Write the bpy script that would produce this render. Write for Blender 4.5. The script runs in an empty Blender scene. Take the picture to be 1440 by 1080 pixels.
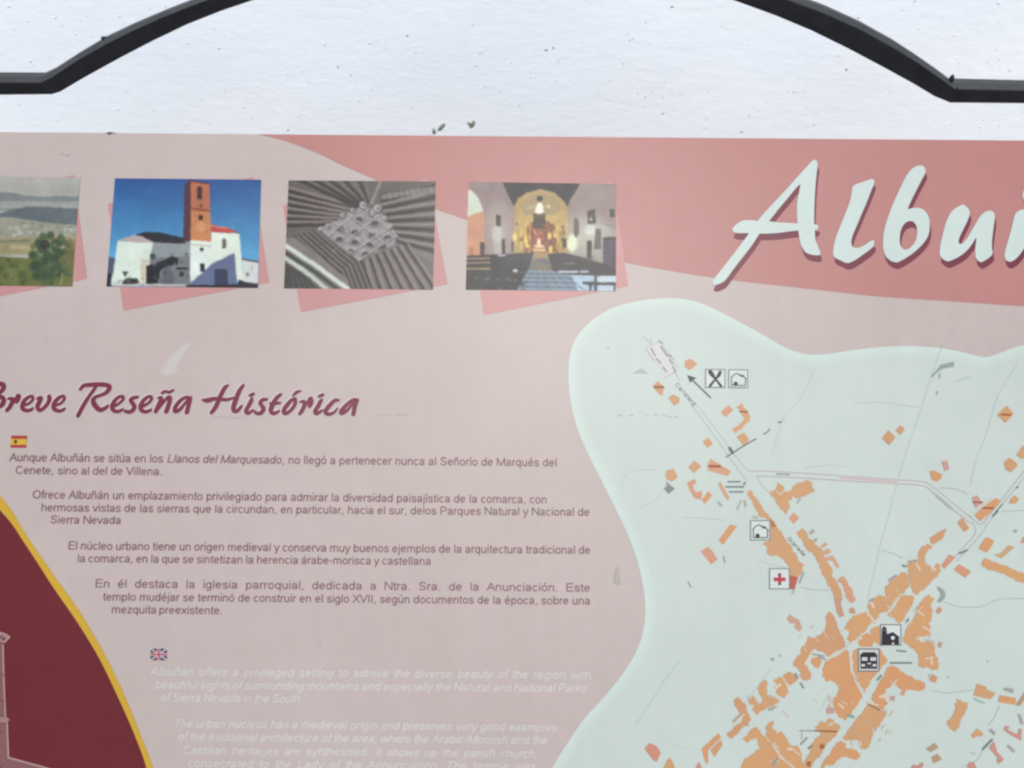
import bpy, math, random
import numpy as np
from mathutils import Vector, Matrix
from mathutils.geometry import tessellate_polygon

random.seed(7)
rng = np.random.default_rng(7)
S = bpy.context.scene
COL = S.collection

# ------------------------------------------------------------------ camera
F = 1170.0                       # focal length in photograph pixels (1440 wide)
DIST = 1.17                      # metres from lens to the panel's middle
O = Vector((0, 0, 0.85))         # middle of the seen part of the panel
PITCH = math.radians(38.0)       # the photographer looks down on a lectern panel
NORM = math.radians(44.4)        # elevation of the panel's normal
ROLL = 0.0100
_b = Vector((0, -math.cos(PITCH), math.sin(PITCH)))
_u0 = Vector((0, math.sin(PITCH), math.cos(PITCH)))
_r0 = Vector((1, 0, 0))
_r = _r0 * math.cos(ROLL) + _u0 * math.sin(ROLL)
_u = _u0 * math.cos(ROLL) - _r0 * math.sin(ROLL)
CAM = O + _b * DIST
cd = bpy.data.cameras.new('camera')
cam = bpy.data.objects.new('camera', cd); COL.objects.link(cam)
cam.matrix_world = Matrix((( _r.x, _u.x, _b.x, CAM.x), (_r.y, _u.y, _b.y, CAM.y), (_r.z, _u.z, _b.z, CAM.z), (0, 0, 0, 1)))
cd.sensor_width = 36; cd.sensor_fit = 'HORIZONTAL'; cd.lens = 36 * F / 1440
cd.clip_start = 0.02; cd.clip_end = 200
S.camera = cam

# ------------------------------------------------------------------ light
SUN_EL, SUN_AZ = math.radians(58), math.radians(7)      # high sun in front of the panel
SD = Vector((math.sin(SUN_AZ) * math.cos(SUN_EL), -math.cos(SUN_AZ) * math.cos(SUN_EL), math.sin(SUN_EL)))
w = bpy.data.worlds.new('World'); S.world = w; w.use_nodes = True
nt = w.node_tree
sky = nt.nodes.new('ShaderNodeTexSky'); sky.sky_type = 'NISHITA'; sky.sun_disc = False
sky.sun_elevation = SUN_EL; sky.sun_rotation = math.atan2(SD.x, SD.y)
nt.links.new(sky.outputs[0], nt.nodes['Background'].inputs[0])
nt.nodes['Background'].inputs[1].default_value = 0.10
sl = bpy.data.lights.new('sun', 'SUN'); sl.energy = 3.0; sl.angle = math.radians(0.5); sl.color = (1, 0.96, 0.90)
so = bpy.data.objects.new('sun', sl); COL.objects.link(so)
so.rotation_euler = SD.to_track_quat('Z', 'Y').to_euler()
S.view_settings.view_transform = 'Standard'; S.view_settings.look = 'None'
S.view_settings.exposure = 0.27; S.view_settings.gamma = 1.0; S.view_settings.use_curve_mapping = False
S.cycles.pixel_filter_type = 'BLACKMAN_HARRIS'
S.cycles.filter_width = 2.4
S.cycles.max_bounces = 6

K = 0.585                         # photograph value -> paint reflectance
# ------------------------------------------------------------------ helpers
def lin(c):
    c = np.asarray(c, float) / 255.0
    return np.where(c <= 0.04045, c / 12.92, ((c + 0.055) / 1.055) ** 2.4)
def ray(px, py):
    return _r * ((px - 720) / F) - _u * ((py - 540) / F) - _b
PN = Vector((0, -math.cos(NORM), math.sin(NORM)))
PV = Vector((0, math.sin(NORM), math.cos(NORM)))
PU = Vector((1, 0, 0))
PM = Matrix(((PU.x, PV.x, PN.x, O.x), (PU.y, PV.y, PN.y, O.y), (PU.z, PV.z, PN.z, O.z), (0, 0, 0, 1)))
def P(px, py):                   # photograph pixel -> (u, v) on the panel
    d = ray(px, py); t = (O - CAM).dot(PN) / d.dot(PN); q = CAM + d * t - O
    return (q.dot(PU), q.dot(PV))
def onY(px, py, y):              # photograph pixel -> point on the upright plane at y
    d = ray(px, py); return CAM + d * ((y - CAM.y) / d.y)
def Z(x0, y0, s):                # coordinates read in an enlarged view
    return lambda pts: [(x0 + p[0] / s, y0 + p[1] / s) + ((p[2] / s,) if len(p) > 2 else ()) for p in pts]
def chaikin(pts, n=2):
    for _ in range(n):
        q = []
        for a, b in zip(pts, pts[1:] + pts[:1]):
            q.append((a[0] * .75 + b[0] * .25, a[1] * .75 + b[1] * .25))
            q.append((a[0] * .25 + b[0] * .75, a[1] * .25 + b[1] * .75))
        pts = q
    return pts
def catmull(pts, n=6):
    if len(pts) < 3: n = 1 if len(pts) < 2 else 4
    A = np.array(pts, float)
    A = np.vstack([2 * A[0] - A[1], A, 2 * A[-1] - A[-2]])
    out = []
    for i in range(1, len(A) - 2):
        for k in range(n):
            t = k / n
            out.append(0.5 * ((2 * A[i]) + (A[i + 1] - A[i - 1]) * t + (2 * A[i - 1] - 5 * A[i] + 4 * A[i + 1] - A[i + 2]) * t * t
                              + (3 * A[i] - A[i - 1] - 3 * A[i + 1] + A[i + 2]) * t ** 3))
    out.append(A[-2])
    return [tuple(x) for x in out]
def disc(x, y, r, n=12, ry=None):
    return [(x + r * math.cos(k * 2 * math.pi / n), y + (ry or r) * math.sin(k * 2 * math.pi / n)) for k in range(n)]
def rect(x0, y0, x1, y1): return [(x0, y0), (x1, y0), (x1, y1), (x0, y1)]

def node_mat(name, rough=0.5, spec=0.5):
    m = bpy.data.materials.new(name); m.use_nodes = True
    b = m.node_tree.nodes['Principled BSDF']
    b.inputs['Roughness'].default_value = rough
    b.inputs['Specular IOR Level'].default_value = spec
    return m, m.node_tree, b
def N(t, kind, **kw):
    n = t.nodes.new(kind)
    for k, v in kw.items(): setattr(n, k, v)
    return n
def noise(t, vec, scale, detail=3, rough=0.55):
    n = N(t, 'ShaderNodeTexNoise'); n.inputs['Scale'].default_value = scale
    n.inputs['Detail'].default_value = detail; n.inputs['Roughness'].default_value = rough
    t.links.new(vec, n.inputs['Vector']); return n
def ramp(t, fac, p0, c0, p1, c1):
    r = N(t, 'ShaderNodeValToRGB')
    r.color_ramp.elements[0].position = p0; r.color_ramp.elements[0].color = (*c0, 1)
    r.color_ramp.elements[1].position = p1; r.color_ramp.elements[1].color = (*c1, 1)
    t.links.new(fac, r.inputs[0]); return r.outputs[0]
def mul(t, a, b):
    m = N(t, 'ShaderNodeMix', data_type='RGBA', blend_type='MULTIPLY'); m.inputs[0].default_value = 1
    t.links.new(a, m.inputs[6]); t.links.new(b, m.inputs[7]); return m.outputs[2]

# printed vinyl: colour is the ink of each printed shape, over it faint fading and grime
INK, t, b = node_mat('printed_vinyl', 0.42, 0.25)
at = N(t, 'ShaderNodeAttribute'); at.attribute_name = 'ink'
ge = N(t, 'ShaderNodeNewGeometry')
n1 = noise(t, ge.outputs['Position'], 5.0, 4)
n2 = noise(t, ge.outputs['Position'], 34.0, 3)
n3 = noise(t, ge.outputs['Position'], 260.0, 4, 0.7)
c = mul(t, at.outputs['Color'], ramp(t, n1.outputs['Fac'], 0.3, (0.965, 0.96, 0.955), 0.7, (1.03, 1.03, 1.03)))
c = mul(t, c, ramp(t, n2.outputs['Fac'], 0.3, (0.98, 0.985, 0.985), 0.7, (1.015, 1.01, 1.01)))
mp = N(t, 'ShaderNodeMapping'); mp.inputs['Scale'].default_value = (42, 2.2, 2.2)
t.links.new(ge.outputs['Position'], mp.inputs['Vector'])
n4 = noise(t, mp.outputs[0], 1.0, 4, 0.6)                 # faint rain runs down the sheet
c = mul(t, c, ramp(t, n4.outputs['Fac'], 0.34, (0.988, 0.988, 0.985), 0.56, (1.005, 1.005, 1.005)))
c = mul(t, c, ramp(t, n3.outputs['Fac'], 0.27, (0.86, 0.85, 0.83), 0.36, (1, 1, 1)))
t.links.new(c, b.inputs['Base Color'])
mr = N(t, 'ShaderNodeMapRange'); mr.inputs['To Min'].default_value = 0.40; mr.inputs['To Max'].default_value = 0.46
t.links.new(n2.outputs['Fac'], mr.inputs['Value']); t.links.new(mr.outputs[0], b.inputs['Roughness'])

def link_mesh(name, verts, faces, mat, parent=None, smooth=False):
    me = bpy.data.meshes.new(name); me.from_pydata(verts, [], faces); me.update()
    if mat: me.materials.append(mat)
    if smooth: me.shade_smooth()
    o = bpy.data.objects.new(name, me); COL.objects.link(o)
    if parent: o.parent = parent
    return o
def tag(o, label=None, cat=None, group=None, kind=None):
    for k, v in (('label', label), ('category', cat), ('group', group), ('kind', kind)):
        if v: o[k] = v
    return o

# ------------------------------------------------------------------ plain sans-serif letters as pen strokes (cap height 1; tuples are straight)
def arc(cx, cy, rx, ry, a0, a1, n=12): return [(cx + rx * math.cos(math.radians(a0 + (a1 - a0) * k / n)), cy + ry * math.sin(math.radians(a0 + (a1 - a0) * k / n))) for k in range(n + 1)]
def seg(*p): return tuple(p)
def stem(x, a=0.0, b=.725): return ((x, a), (x, b))
_sm = [(.58,.53),(.52,.64),(.35,.68),(.18,.62),(.13,.52),(.2,.42),(.38,.36),(.55,.29),(.6,.19),(.52,.08),(.35,.045),(.17,.09),(.1,.21)]
G = {'o': (.777, [arc(.388,.3625,.275,.31,0,360)]), 'c': (.70, [arc(.37,.3625,.265,.31,42,318)]), 'e': (.777, [seg((.12,.38),(.65,.38)), arc(.385,.3625,.27,.31,3,322)]),
 'a': (.777, [[(.13,.51),(.18,.62),(.32,.68),(.48,.66),(.58,.58),(.6,.45),(.6,.15),(.66,.03)], [(.6,.41),(.4,.37),(.2,.32),(.12,.2),(.18,.08),(.33,.05),(.5,.11),(.6,.25)]]),
 'd': (.777, [arc(.36,.3625,.25,.31,0,360), stem(.63,0,1)]), 'b': (.777, [arc(.41,.3625,.25,.31,0,360), stem(.14,0,1)]), 'p': (.777, [arc(.41,.3625,.25,.31,0,360), stem(.14,-.28)]), 'q': (.777, [arc(.36,.3625,.25,.31,0,360), stem(.63,-.28)]),
 'g': (.777, [arc(.36,.3625,.25,.31,0,360), [(.63,.725),(.63,.3),(.63,-.06),(.56,-.19),(.38,-.24),(.2,-.21),(.12,-.11)]]),
 'h': (.777, [stem(.14,0,1), [(.14,.45),(.22,.61),(.38,.68),(.54,.63),(.62,.48),(.62,.25),(.62,0)]]), 'n': (.777, [stem(.14), [(.14,.45),(.22,.61),(.38,.68),(.54,.63),(.62,.48),(.62,.25),(.62,0)]]),
 'm': (1.164, [stem(.14), [(.14,.48),(.22,.62),(.36,.68),(.5,.63),(.575,.48),(.575,.25),(.575,0)], [(.575,.48),(.65,.62),(.79,.68),(.94,.63),(1.01,.48),(1.01,.25),(1.01,0)]]),
 'u': (.777, [[(.14,.725),(.14,.45),(.14,.22),(.22,.09),(.37,.045),(.53,.11),(.62,.28)], stem(.62)]), 'i': (.31, [stem(.155), seg((.155,.87),(.155,1))]), 'l': (.31, [stem(.155,0,1)]),
 'j': (.31, [[(.16,.725),(.16,.3),(.16,-.1),(.12,-.22),(.02,-.25)], seg((.16,.87),(.16,1))]), 'f': (.388, [[(.42,.97),(.3,.97),(.21,.88),(.2,.7),(.2,.3),(.2,0)], seg((.03,.68),(.37,.68))]),
 't': (.388, [[(.19,.93),(.19,.5),(.19,.16),(.25,.05),(.38,.04)], seg((.03,.68),(.37,.68))]), 'r': (.465, [stem(.14), [(.14,.42),(.2,.58),(.32,.67),(.45,.64)]]), 's': (.70, [_sm]),
 'v': (.70, [seg((.04,.725),(.35,.02),(.66,.725))]), 'w': (1.0, [seg((.03,.725),(.26,.02),(.5,.7),(.74,.02),(.97,.725))]), 'x': (.70, [seg((.05,.725),(.65,0)), seg((.65,.725),(.05,0))]), 'y': (.70, [seg((.04,.725),(.35,.03)), [(.66,.725),(.5,.35),(.35,0),(.26,-.18),(.1,-.24)]]),
 'z': (.70, [seg((.07,.67),(.6,.67),(.08,.06),(.63,.06))]), 'k': (.70, [stem(.13,0,1), seg((.6,.725),(.13,.28)), seg((.28,.42),(.64,0))]),
 'A': (.93, [seg((.03,0),(.465,.97),(.9,0)), seg((.18,.36),(.75,.36))]), 'C': (1.0, [arc(.51,.5,.4,.445,38,322,16)]), 'E': (.93, [stem(.15,0,1), seg((.15,.95),(.84,.95)), seg((.15,.53),(.79,.53)), seg((.15,.06),(.86,.06))]),
 'L': (.777, [stem(.14,0,1), seg((.14,.06),(.74,.06))]), 'M': (1.164, [stem(.12,0,1), stem(1.04,0,1), seg((.12,.97),(.58,.04),(1.04,.97))]), 'N': (1.0, [stem(.12,0,1), stem(.88,0,1), seg((.12,.97),(.88,.03))]),
 'O': (1.087, [arc(.543,.5,.435,.445,0,360,18)]), 'P': (.93, [stem(.14,0,1), [(.14,.95),(.5,.95),(.72,.9),(.81,.71),(.72,.52),(.5,.46),(.14,.46)]]), 'S': (.93, [[(x * 1.28 + .01, y * 1.4 - .005) for x, y in _sm]]),
 'V': (.93, [seg((.03,1),(.465,.03),(.9,1))]), 'X': (.93, [seg((.05,1),(.88,0)), seg((.88,1),(.05,0))]), 'I': (.388, [stem(.19,0,1)]), 'T': (.85, [stem(.425,0,1), seg((.03,.95),(.82,.95))]),
 'G': (1.08, [arc(.53,.5,.41,.445,40,335,16), seg((.56,.46),(.93,.46),(.93,.18))]),
 '.': (.388, [seg((.19,0),(.19,.13))]), ',': (.388, [seg((.2,.12),(.2,.01),(.15,-.14))]), '-': (.465, [seg((.06,.37),(.4,.37))]), ' ': (.388, [])}
def glyph(ch):
    base = {'á': 'a', 'é': 'e', 'í': 'i', 'ó': 'o', 'ú': 'u', 'ñ': 'n'}.get(ch)
    if not base: return G[ch]
    w_, st = G[base]; c_ = w_ / 2
    if ch == 'í': st = st[:1]
    mk = [(c_ - .22,.86),(c_ - .1,.94),(c_ + .08,.88),(c_ + .22,.95)] if ch == 'ñ' else ((c_ - .05,.84),(c_ + .12,1.02))
    return w_, st + [mk]

class Print:
    """flat printed shapes on the panel, gathered into one mesh"""
    def __init__(s, z): s.z = z * 1e-3; s.v = []; s.f = []; s.c = []; s.n = 0
    def bump(s): s.n += 1; return s.z + s.n * 4e-6
    def tri(s, pts, tris, col):
        o = len(s.v); z = s.bump(); s.v += [(p[0], p[1], z) for p in pts]
        for a in tris:
            p, q, r = (pts[i] for i in a)
            if (q[0] - p[0]) * (r[1] - p[1]) - (q[1] - p[1]) * (r[0] - p[0]) < 0: a = a[::-1]
            s.f.append([o + i for i in a]); s.c.append(col)
    def poly(s, pts, col, holes=(), smooth=0, off=(0, 0)):
        L = [pts] + list(holes)
        if smooth: L = [chaikin(list(l), smooth) for l in L]
        L = [[P(x + off[0], y + off[1]) for x, y in l] for l in L]
        s.tri(sum(L, []), tessellate_polygon([[Vector((*p, 0)) for p in l] for l in L]), col)
    def stroke(s, pts, col, w=None, off=(0, 0), n=6, grow=0):
        pts = [(p[0] + off[0], p[1] + off[1], (p[2] if len(p) > 2 else w) + grow) for p in pts]
        q = catmull(pts, n) if len(pts) > 2 else pts
        z = s.bump(); o = len(s.v); m = len(q)
        for i, (x, y, ww) in enumerate(q):
            a, b = q[max(i - 1, 0)], q[min(i + 1, m - 1)]
            dx, dy = b[0] - a[0], b[1] - a[1]; L = math.hypot(dx, dy) or 1
            nx, ny = -dy / L * ww / 2, dx / L * ww / 2
            s.v += [(*P(x + nx, y + ny), z + i * 1.5e-7), (*P(x - nx, y - ny), z + i * 1.5e-7)]
        for i in range(m - 1):
            s.f.append([o + 2 * i, o + 2 * i + 1, o + 2 * i + 3, o + 2 * i + 2]); s.c.append(col)
        for x, y, ww in (q[0], q[-1]):
            if ww > 2.05:
                s.poly(disc(x, y, ww / 2, 10), col)
    def text(s, body, x0, y0, x1, y1, h, ink, words=1.0, shear=0.0, pen=0.135, wear=0.0):
        adv = 0.0; items = []
        for ch in body:
            w_, st = glyph(ch); items.append((adv, st)); adv += w_ * (words if ch == ' ' else 1)
        ux, uy = (x1 - x0) / (adv - .1), (y1 - y0) / (adv - .1)
        n0 = s.n
        for k_, (a, st) in enumerate(items):
            s.n = n0 + (k_ % 2) * 8
            fade = wear * (.5 + .5 * math.sin(x0 * .7 + y0 * 1.3 + a * .9) * math.sin(a * .37 + y0)) * random.uniform(.4, 1.2)
            col = tuple(c_ + (b_ - c_) * fade for c_, b_ in zip(ink, BG))
            for g_ in st:
                q = []
                for gx, gy in g_:
                    X_ = a + gx - .05 + shear * gy; bx, by = x0 + ux * X_, y0 + uy * X_
                    q.append((bx + (825 - bx) * 9.6e-5 * h * gy, by - h * gy, pen * h))
                if isinstance(g_, tuple):
                    for m_, n_ in zip(q, q[1:]): s.stroke([m_, n_], col)
                else: s.stroke(q, col, n=3)
        s.n = n0
    def slant(s, body, x0, y0, x1, y1, h, col, pen=0.13):      # the same lettering along a street
        adv = 0.0; items = []
        for ch in body:
            w_, st = glyph(ch); items.append((adv, st)); adv += w_
        L = math.hypot(x1 - x0, y1 - y0); ux, uy = (x1 - x0) / L, (y1 - y0) / L; k = L / adv
        for a, st in items:
            for g_ in st:
                q = [(x0 + ux * (a + gx) * k + uy * gy * h, y0 + uy * (a + gx) * k - ux * gy * h, pen * h) for gx, gy in g_]
                if isinstance(g_, tuple):
                    for m_, n_ in zip(q, q[1:]): s.stroke([m_, n_], col)
                else: s.stroke(q, col, n=3)
    def build(s, name, parent, label=None, kind=None):
        o = link_mesh(name, s.v, s.f, INK, parent)
        a = o.data.color_attributes.new('ink', 'FLOAT_COLOR', 'CORNER')
        buf = np.ones((len(o.data.loops), 4)); k = 0
        for f, c in zip(s.f, s.c):
            buf[k:k + len(f), :3] = lin(c) * K; k += len(f)
        a.data.foreach_set('color', buf.ravel().astype(np.float32))
        # every printed face looks out of the board
        me = o.data
        flip = [p.index for p in me.polygons if p.normal.z < 0]
        if flip:
            import bmesh
            bm = bmesh.new(); bm.from_mesh(me); bm.faces.ensure_lookup_table()
            bmesh.ops.reverse_faces(bm, faces=[bm.faces[i] for i in flip]); bm.to_mesh(me); bm.free()
        return tag(o, label, kind=kind)

# ------------------------------------------------------------------ the setting: ground and white wall
YB = 0.32                       # front face of the arched rail
YW = 0.885                       # face of the white wall
m, t, b = node_mat('pale_concrete', 0.9, 0.3)
tc = N(t, 'ShaderNodeTexCoord')
n = noise(t, tc.outputs['Object'], 6, 6)
t.links.new(ramp(t, n.outputs['Fac'], 0.3, (0.24, 0.23, 0.21), 0.7, (0.34, 0.32, 0.30)), b.inputs['Base Color'])
g = link_mesh('ground', [(-30, -30, 0), (30, -30, 0), (30, 30, 0), (-30, 30, 0)], [(0, 1, 2, 3)], m); g['kind'] = 'structure'

m, t, b = node_mat('whitewash', 0.85, 0.25)
tc = N(t, 'ShaderNodeTexCoord')
mp = N(t, 'ShaderNodeMapping'); mp.inputs['Scale'].default_value = (0.65, 1, 1.25)
t.links.new(tc.outputs['Object'], mp.inputs['Vector'])
na = noise(t, mp.outputs[0], 2.6, 4)
nb = noise(t, mp.outputs[0], 40, 5, 0.6)
nc = noise(t, mp.outputs[0], 110, 4, 0.6)
c = mul(t, ramp(t, na.outputs['Fac'], 0.3, (0.80, 0.855, 0.91), 0.7, (0.87, 0.89, 0.915)),
        ramp(t, nc.outputs['Fac'], 0.25, (0.90, 0.91, 0.92), 0.36, (1, 1, 1)))
t.links.new(c, b.inputs['Base Color'])
mx = N(t, 'ShaderNodeMath', operation='MULTIPLY_ADD'); mx.inputs[1].default_value = 0.24
t.links.new(nc.outputs['Fac'], mx.inputs[0]); t.links.new(nb.outputs['Fac'], mx.inputs[2])
bp = N(t, 'ShaderNodeBump'); bp.inputs['Strength'].default_value = 0.26; bp.inputs["Distance"].default_value = 0.0045
t.links.new(mx.outputs[0], bp.inputs['Height']); t.links.new(bp.outputs[0], b.inputs['Normal'])
# gently uneven wall face
nx_, nz_ = 120, 60
X = np.linspace(-4, 4, nx_); Zz = np.linspace(0, 2.6, nz_)
hv = sum(a * np.sin(X[None, :] * fx + p) * np.sin(Zz[:, None] * fz + q) for a, fx, p, fz, q in
         ((.0022, 3.1, .3, 4.2, 1.), (.0016, 7.3, 1.7, 9.1, .2), (.0010, 13.7, .9, 17., 2.2)))
V = [(X[i], YW + hv[j, i], Zz[j]) for j in range(nz_) for i in range(nx_)]
Fc = [(j * nx_ + i, j * nx_ + i + 1, (j + 1) * nx_ + i + 1, (j + 1) * nx_ + i) for j in range(nz_ - 1) for i in range(nx_ - 1)]
o0 = len(V); V += [(-4, YW + .3, 0), (4, YW + .3, 0), (4, YW + .3, 2.6), (-4, YW + .3, 2.6)]
TL, TR, BL, BR = (nz_ - 1) * nx_, nz_ * nx_ - 1, 0, nx_ - 1
Fc += [(o0 + 1, o0, o0 + 3, o0 + 2), [o0 + 2, o0 + 3, TL] + list(range(TL + 1, TR + 1)),
       [o0, BL] + [j * nx_ for j in range(1, nz_)] + [o0 + 3], [BR, o0 + 1, o0 + 2] + [j * nx_ + nx_ - 1 for j in range(nz_ - 1, 0, -1)]]
wall = link_mesh('whitewashed_wall', V, Fc, m)
wall.data.polygons.foreach_set('use_smooth', [k < (nz_ - 1) * (nx_ - 1) for k in range(len(Fc))])
tag(wall, 'rough whitewashed wall behind the panel and the dark arched rail', 'wall')

def wall_y(p):
    i = int(np.clip(round((p.x + 4) / 8 * (nx_ - 1)), 0, nx_ - 1)); j = int(np.clip(round(p.z / 2.6 * (nz_ - 1)), 0, nz_ - 1))
    return YW + hv[j, i]
# pits and flecks in the whitewash
spots = [(68,80),(145,79),(105,48),(88,35),(235,78),(264,61),(308,68),(475,94),(330,118),(362,133),(345,140),(178,128),(205,126),(120,180),
 (405,183),(353,166),(168,23),(43,86),(494,106),(573,50),(654,65),(768,70),(778,67),(665,34),(700,100),(730,148),(682,122),(532,182),(580,150),
 (945,9),(932,159),(1000,72),(1190,97),(1132,128),(1042,184),(1269,13),(1342,50),(1292,40),(1255,185),(1136,150),(1280,60),(1390,88),(1405,30),(1195,68)]
strong = {(475,94),(768,70),(778,67),(932,159),(1042,184),(573,50),(405,183),(494,106),(945,9),(1190,97)}
Rw = random.Random(5)
for k in range(130):
    x = Rw.uniform(0, 1440); y = Rw.uniform(0, 185) if x < 330 or x > 1100 else Rw.triangular(0, 185, 120)
    spots.append((x, y))
V = []; Fc = []; big = []
for sx, sy in spots:
    p = onY(sx, sy, YW); r = 0.0022 if (sx, sy) in strong else Rw.uniform(.0007, .0014)
    k0 = len(V); nn = 9; aw = random.uniform(1.2, 2.6)
    V.append((p.x, wall_y(p) - .0022, p.z))
    for k in range(nn):
        a = k * 2 * math.pi / nn; q = r * random.uniform(.6, 1.15)
        V.append((p.x + aw * q * math.cos(a), wall_y(p) - .0004, p.z + q * math.sin(a)))
    Fc += [(k0, k0 + 1 + (k + 1) % nn, k0 + 1 + k) for k in range(nn)]; big += [0 if (sx, sy) in strong else 1] * nn
md, t, b = node_mat('pit_dark', 0.9, 0.2); b.inputs['Base Color'].default_value = (0.40, 0.42, 0.43, 1)
ml, t, b = node_mat('pit_light', 0.9, 0.2); b.inputs['Base Color'].default_value = (0.66, 0.69, 0.72, 1)
sp = link_mesh('fleck', V, Fc, md, wall); sp.data.materials.append(ml)
sp.data.polygons.foreach_set('material_index', big); sp['kind'] = 'stuff'

# ------------------------------------------------------------------ arched rail
m, t, b = node_mat('dark_metal_paint', 0.38, 0.25)
tc = N(t, 'ShaderNodeTexCoord')
n = noise(t, tc.outputs['Object'], 40, 6, 0.65)
t.links.new(ramp(t, n.outputs['Fac'], 0.32, (0.007, 0.007, 0.009), 0.75, (0.015, 0.015, 0.018)), b.inputs['Base Color'])
mr = N(t, 'ShaderNodeMapRange'); mr.inputs['To Min'].default_value = 0.28; mr.inputs['To Max'].default_value = 0.55
t.links.new(n.outputs['Fac'], mr.inputs['Value']); t.links.new(mr.outputs[0], b.inputs['Roughness'])
bp = N(t, 'ShaderNodeBump'); bp.inputs['Strength'].default_value = 0.15; bp.inputs['Distance'].default_value = 0.001
t.links.new(n.outputs['Fac'], bp.inputs['Height']); t.links.new(bp.outputs[0], b.inputs['Normal'])
METAL = m
sec = [((-330,113),(-330,131)),((0,116),(0,134)),((57,116),(72,133.3)),((72,109),(84,129.5)),((107,86),(117,110)),((147,63),(166,83)),((187,43),(212,59)),
 ((233,22.5),(262,35)),((280,4),(310,16)),((345,-18),(372,-5)),((430,-41),(448,-24)),((520,-58),(530,-39)),((610,-68),(614,-48)),((697,-71),(697,-51)),
 ((790,-68),(783,-47)),((880,-57),(867,-36)),((970,-41),(953,-19)),((1050,-20),(1030,0)),((1112,1),(1093,23)),((1163,20),(1142,43.5)),((1213,43),(1194,69)),
 ((1260,69),(1243,95)),((1295,91),(1285,118)),((1325,112),(1315,136)),((1343,125),(1337,145)),((1440,127),(1440,146)),((1790,130),(1790,149))]
DEP = 0.030; BV = 0.0022
V = []; Fc = []
def ring(a, bt):                 # rounded rectangular section: a = top of the front face, bt = bottom of it
    ax = (bt - a).normalized(); h = (bt - a).length
    for (s, d) in ((.0012, -.0002), (h - BV, 0), (h, BV), (h, DEP - BV), (h - BV, DEP), (-.0055, DEP), (-.0066, DEP - BV), (-.0061, .0105), (-.0052, .0090), (0, .0006)):
        q = a + ax * s; V.append((q.x, q.y + d, q.z))
NS = 10
path = [(onY(*a, YB), onY(*c_, YB)) for a, c_ in sec]
l, r_ = path[0], path[-1]
pw = 0.024                       # posts at both ends, outside the photograph
path = [(Vector((l[1].x - pw, YB, 0)), Vector((l[1].x, YB, 0))), (Vector((l[1].x - pw, YB, l[0].z)), l[1])] + path[1:-1] + \
       [(Vector((r_[1].x + pw, YB, r_[0].z)), r_[1]), (Vector((r_[1].x + pw, YB, 0)), Vector((r_[1].x, YB, 0)))]
for a, bt in path: ring(a, bt)
for i in range(len(path) - 1):
    for k in range(NS):
        Fc.append((i * NS + k, i * NS + (k + 1) % NS, (i + 1) * NS + (k + 1) % NS, (i + 1) * NS + k))
Fc += [tuple(range(NS)), tuple(range(len(V) - 1, len(V) - NS - 1, -1))]
rail = link_mesh('arched_rail', V, Fc, METAL)
LIT_TOP, t, b = node_mat('lit_top_metal_paint', 0.6, 0.4)  # lighter rail paint: light on the upper faces put into the colour
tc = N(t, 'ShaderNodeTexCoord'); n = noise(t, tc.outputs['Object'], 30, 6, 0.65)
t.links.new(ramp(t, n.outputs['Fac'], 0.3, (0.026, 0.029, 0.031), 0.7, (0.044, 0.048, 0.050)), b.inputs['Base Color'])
rail.data.materials.append(LIT_TOP)
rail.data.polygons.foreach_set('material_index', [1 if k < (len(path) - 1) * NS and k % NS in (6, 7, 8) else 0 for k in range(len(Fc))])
tag(rail, 'dark painted square metal rail that rises into a low arch above the panel', 'rail')
def blob(name, px, py, dy, rx, rz, ry, parent, mat, seed):
    R = random.Random(seed); c0 = onY(px, py, YB + dy); V = []; Fc = []; nu, nv = 10, 6
    for j in range(nv + 1):
        th = math.pi * j / nv
        for i in range(nu):
            ph = 2 * math.pi * i / nu; q = R.uniform(.75, 1.2)
            V.append((c0.x + rx * q * math.sin(th) * math.cos(ph), c0.y + ry * q * math.sin(th) * math.sin(ph), c0.z + rz * q * math.cos(th)))
    for j in range(nv):
        for i in range(nu): Fc.append((j * nu + i, j * nu + (i + 1) % nu, (j + 1) * nu + (i + 1) % nu, (j + 1) * nu + i))
    return link_mesh(name, V, Fc, mat, parent, True)
blob('weld_bead', 1338, 111, .010, .0045, .0058, .004, rail, METAL, 1)
blob('weld_bead', 148, 54, .014, .0062, .0028, .004, rail, METAL, 2)
GRIT, t, b = node_mat('grit', 0.9, 0.2); b.inputs['Base Color'].default_value = (0.08, 0.08, 0.08, 1)
blob('weld_bead', 66, 116, .004, .0030, .0050, .004, rail, METAL, 3)
blob('weld_bead', 1344, 131, .001, .0022, .0085, .0016, rail, METAL, 4)

# ------------------------------------------------------------------ information panel
panel = bpy.data.objects.new('information_panel', None); COL.objects.link(panel)
panel.matrix_world = PM; panel.empty_display_size = 0.1
tag(panel, 'large sloping tourist information panel with a town map, four photographs and a white title', 'information panel')

BG = (205, 190, 184)
X0, X1, YBOT = -300, 1760, 1360
def top(x): return 185.5 + 11.8 * x / 1440
c4 = [P(X0, top(X0)), P(X1, top(X1)), P(X1, YBOT), P(X0, YBOT)]
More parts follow.
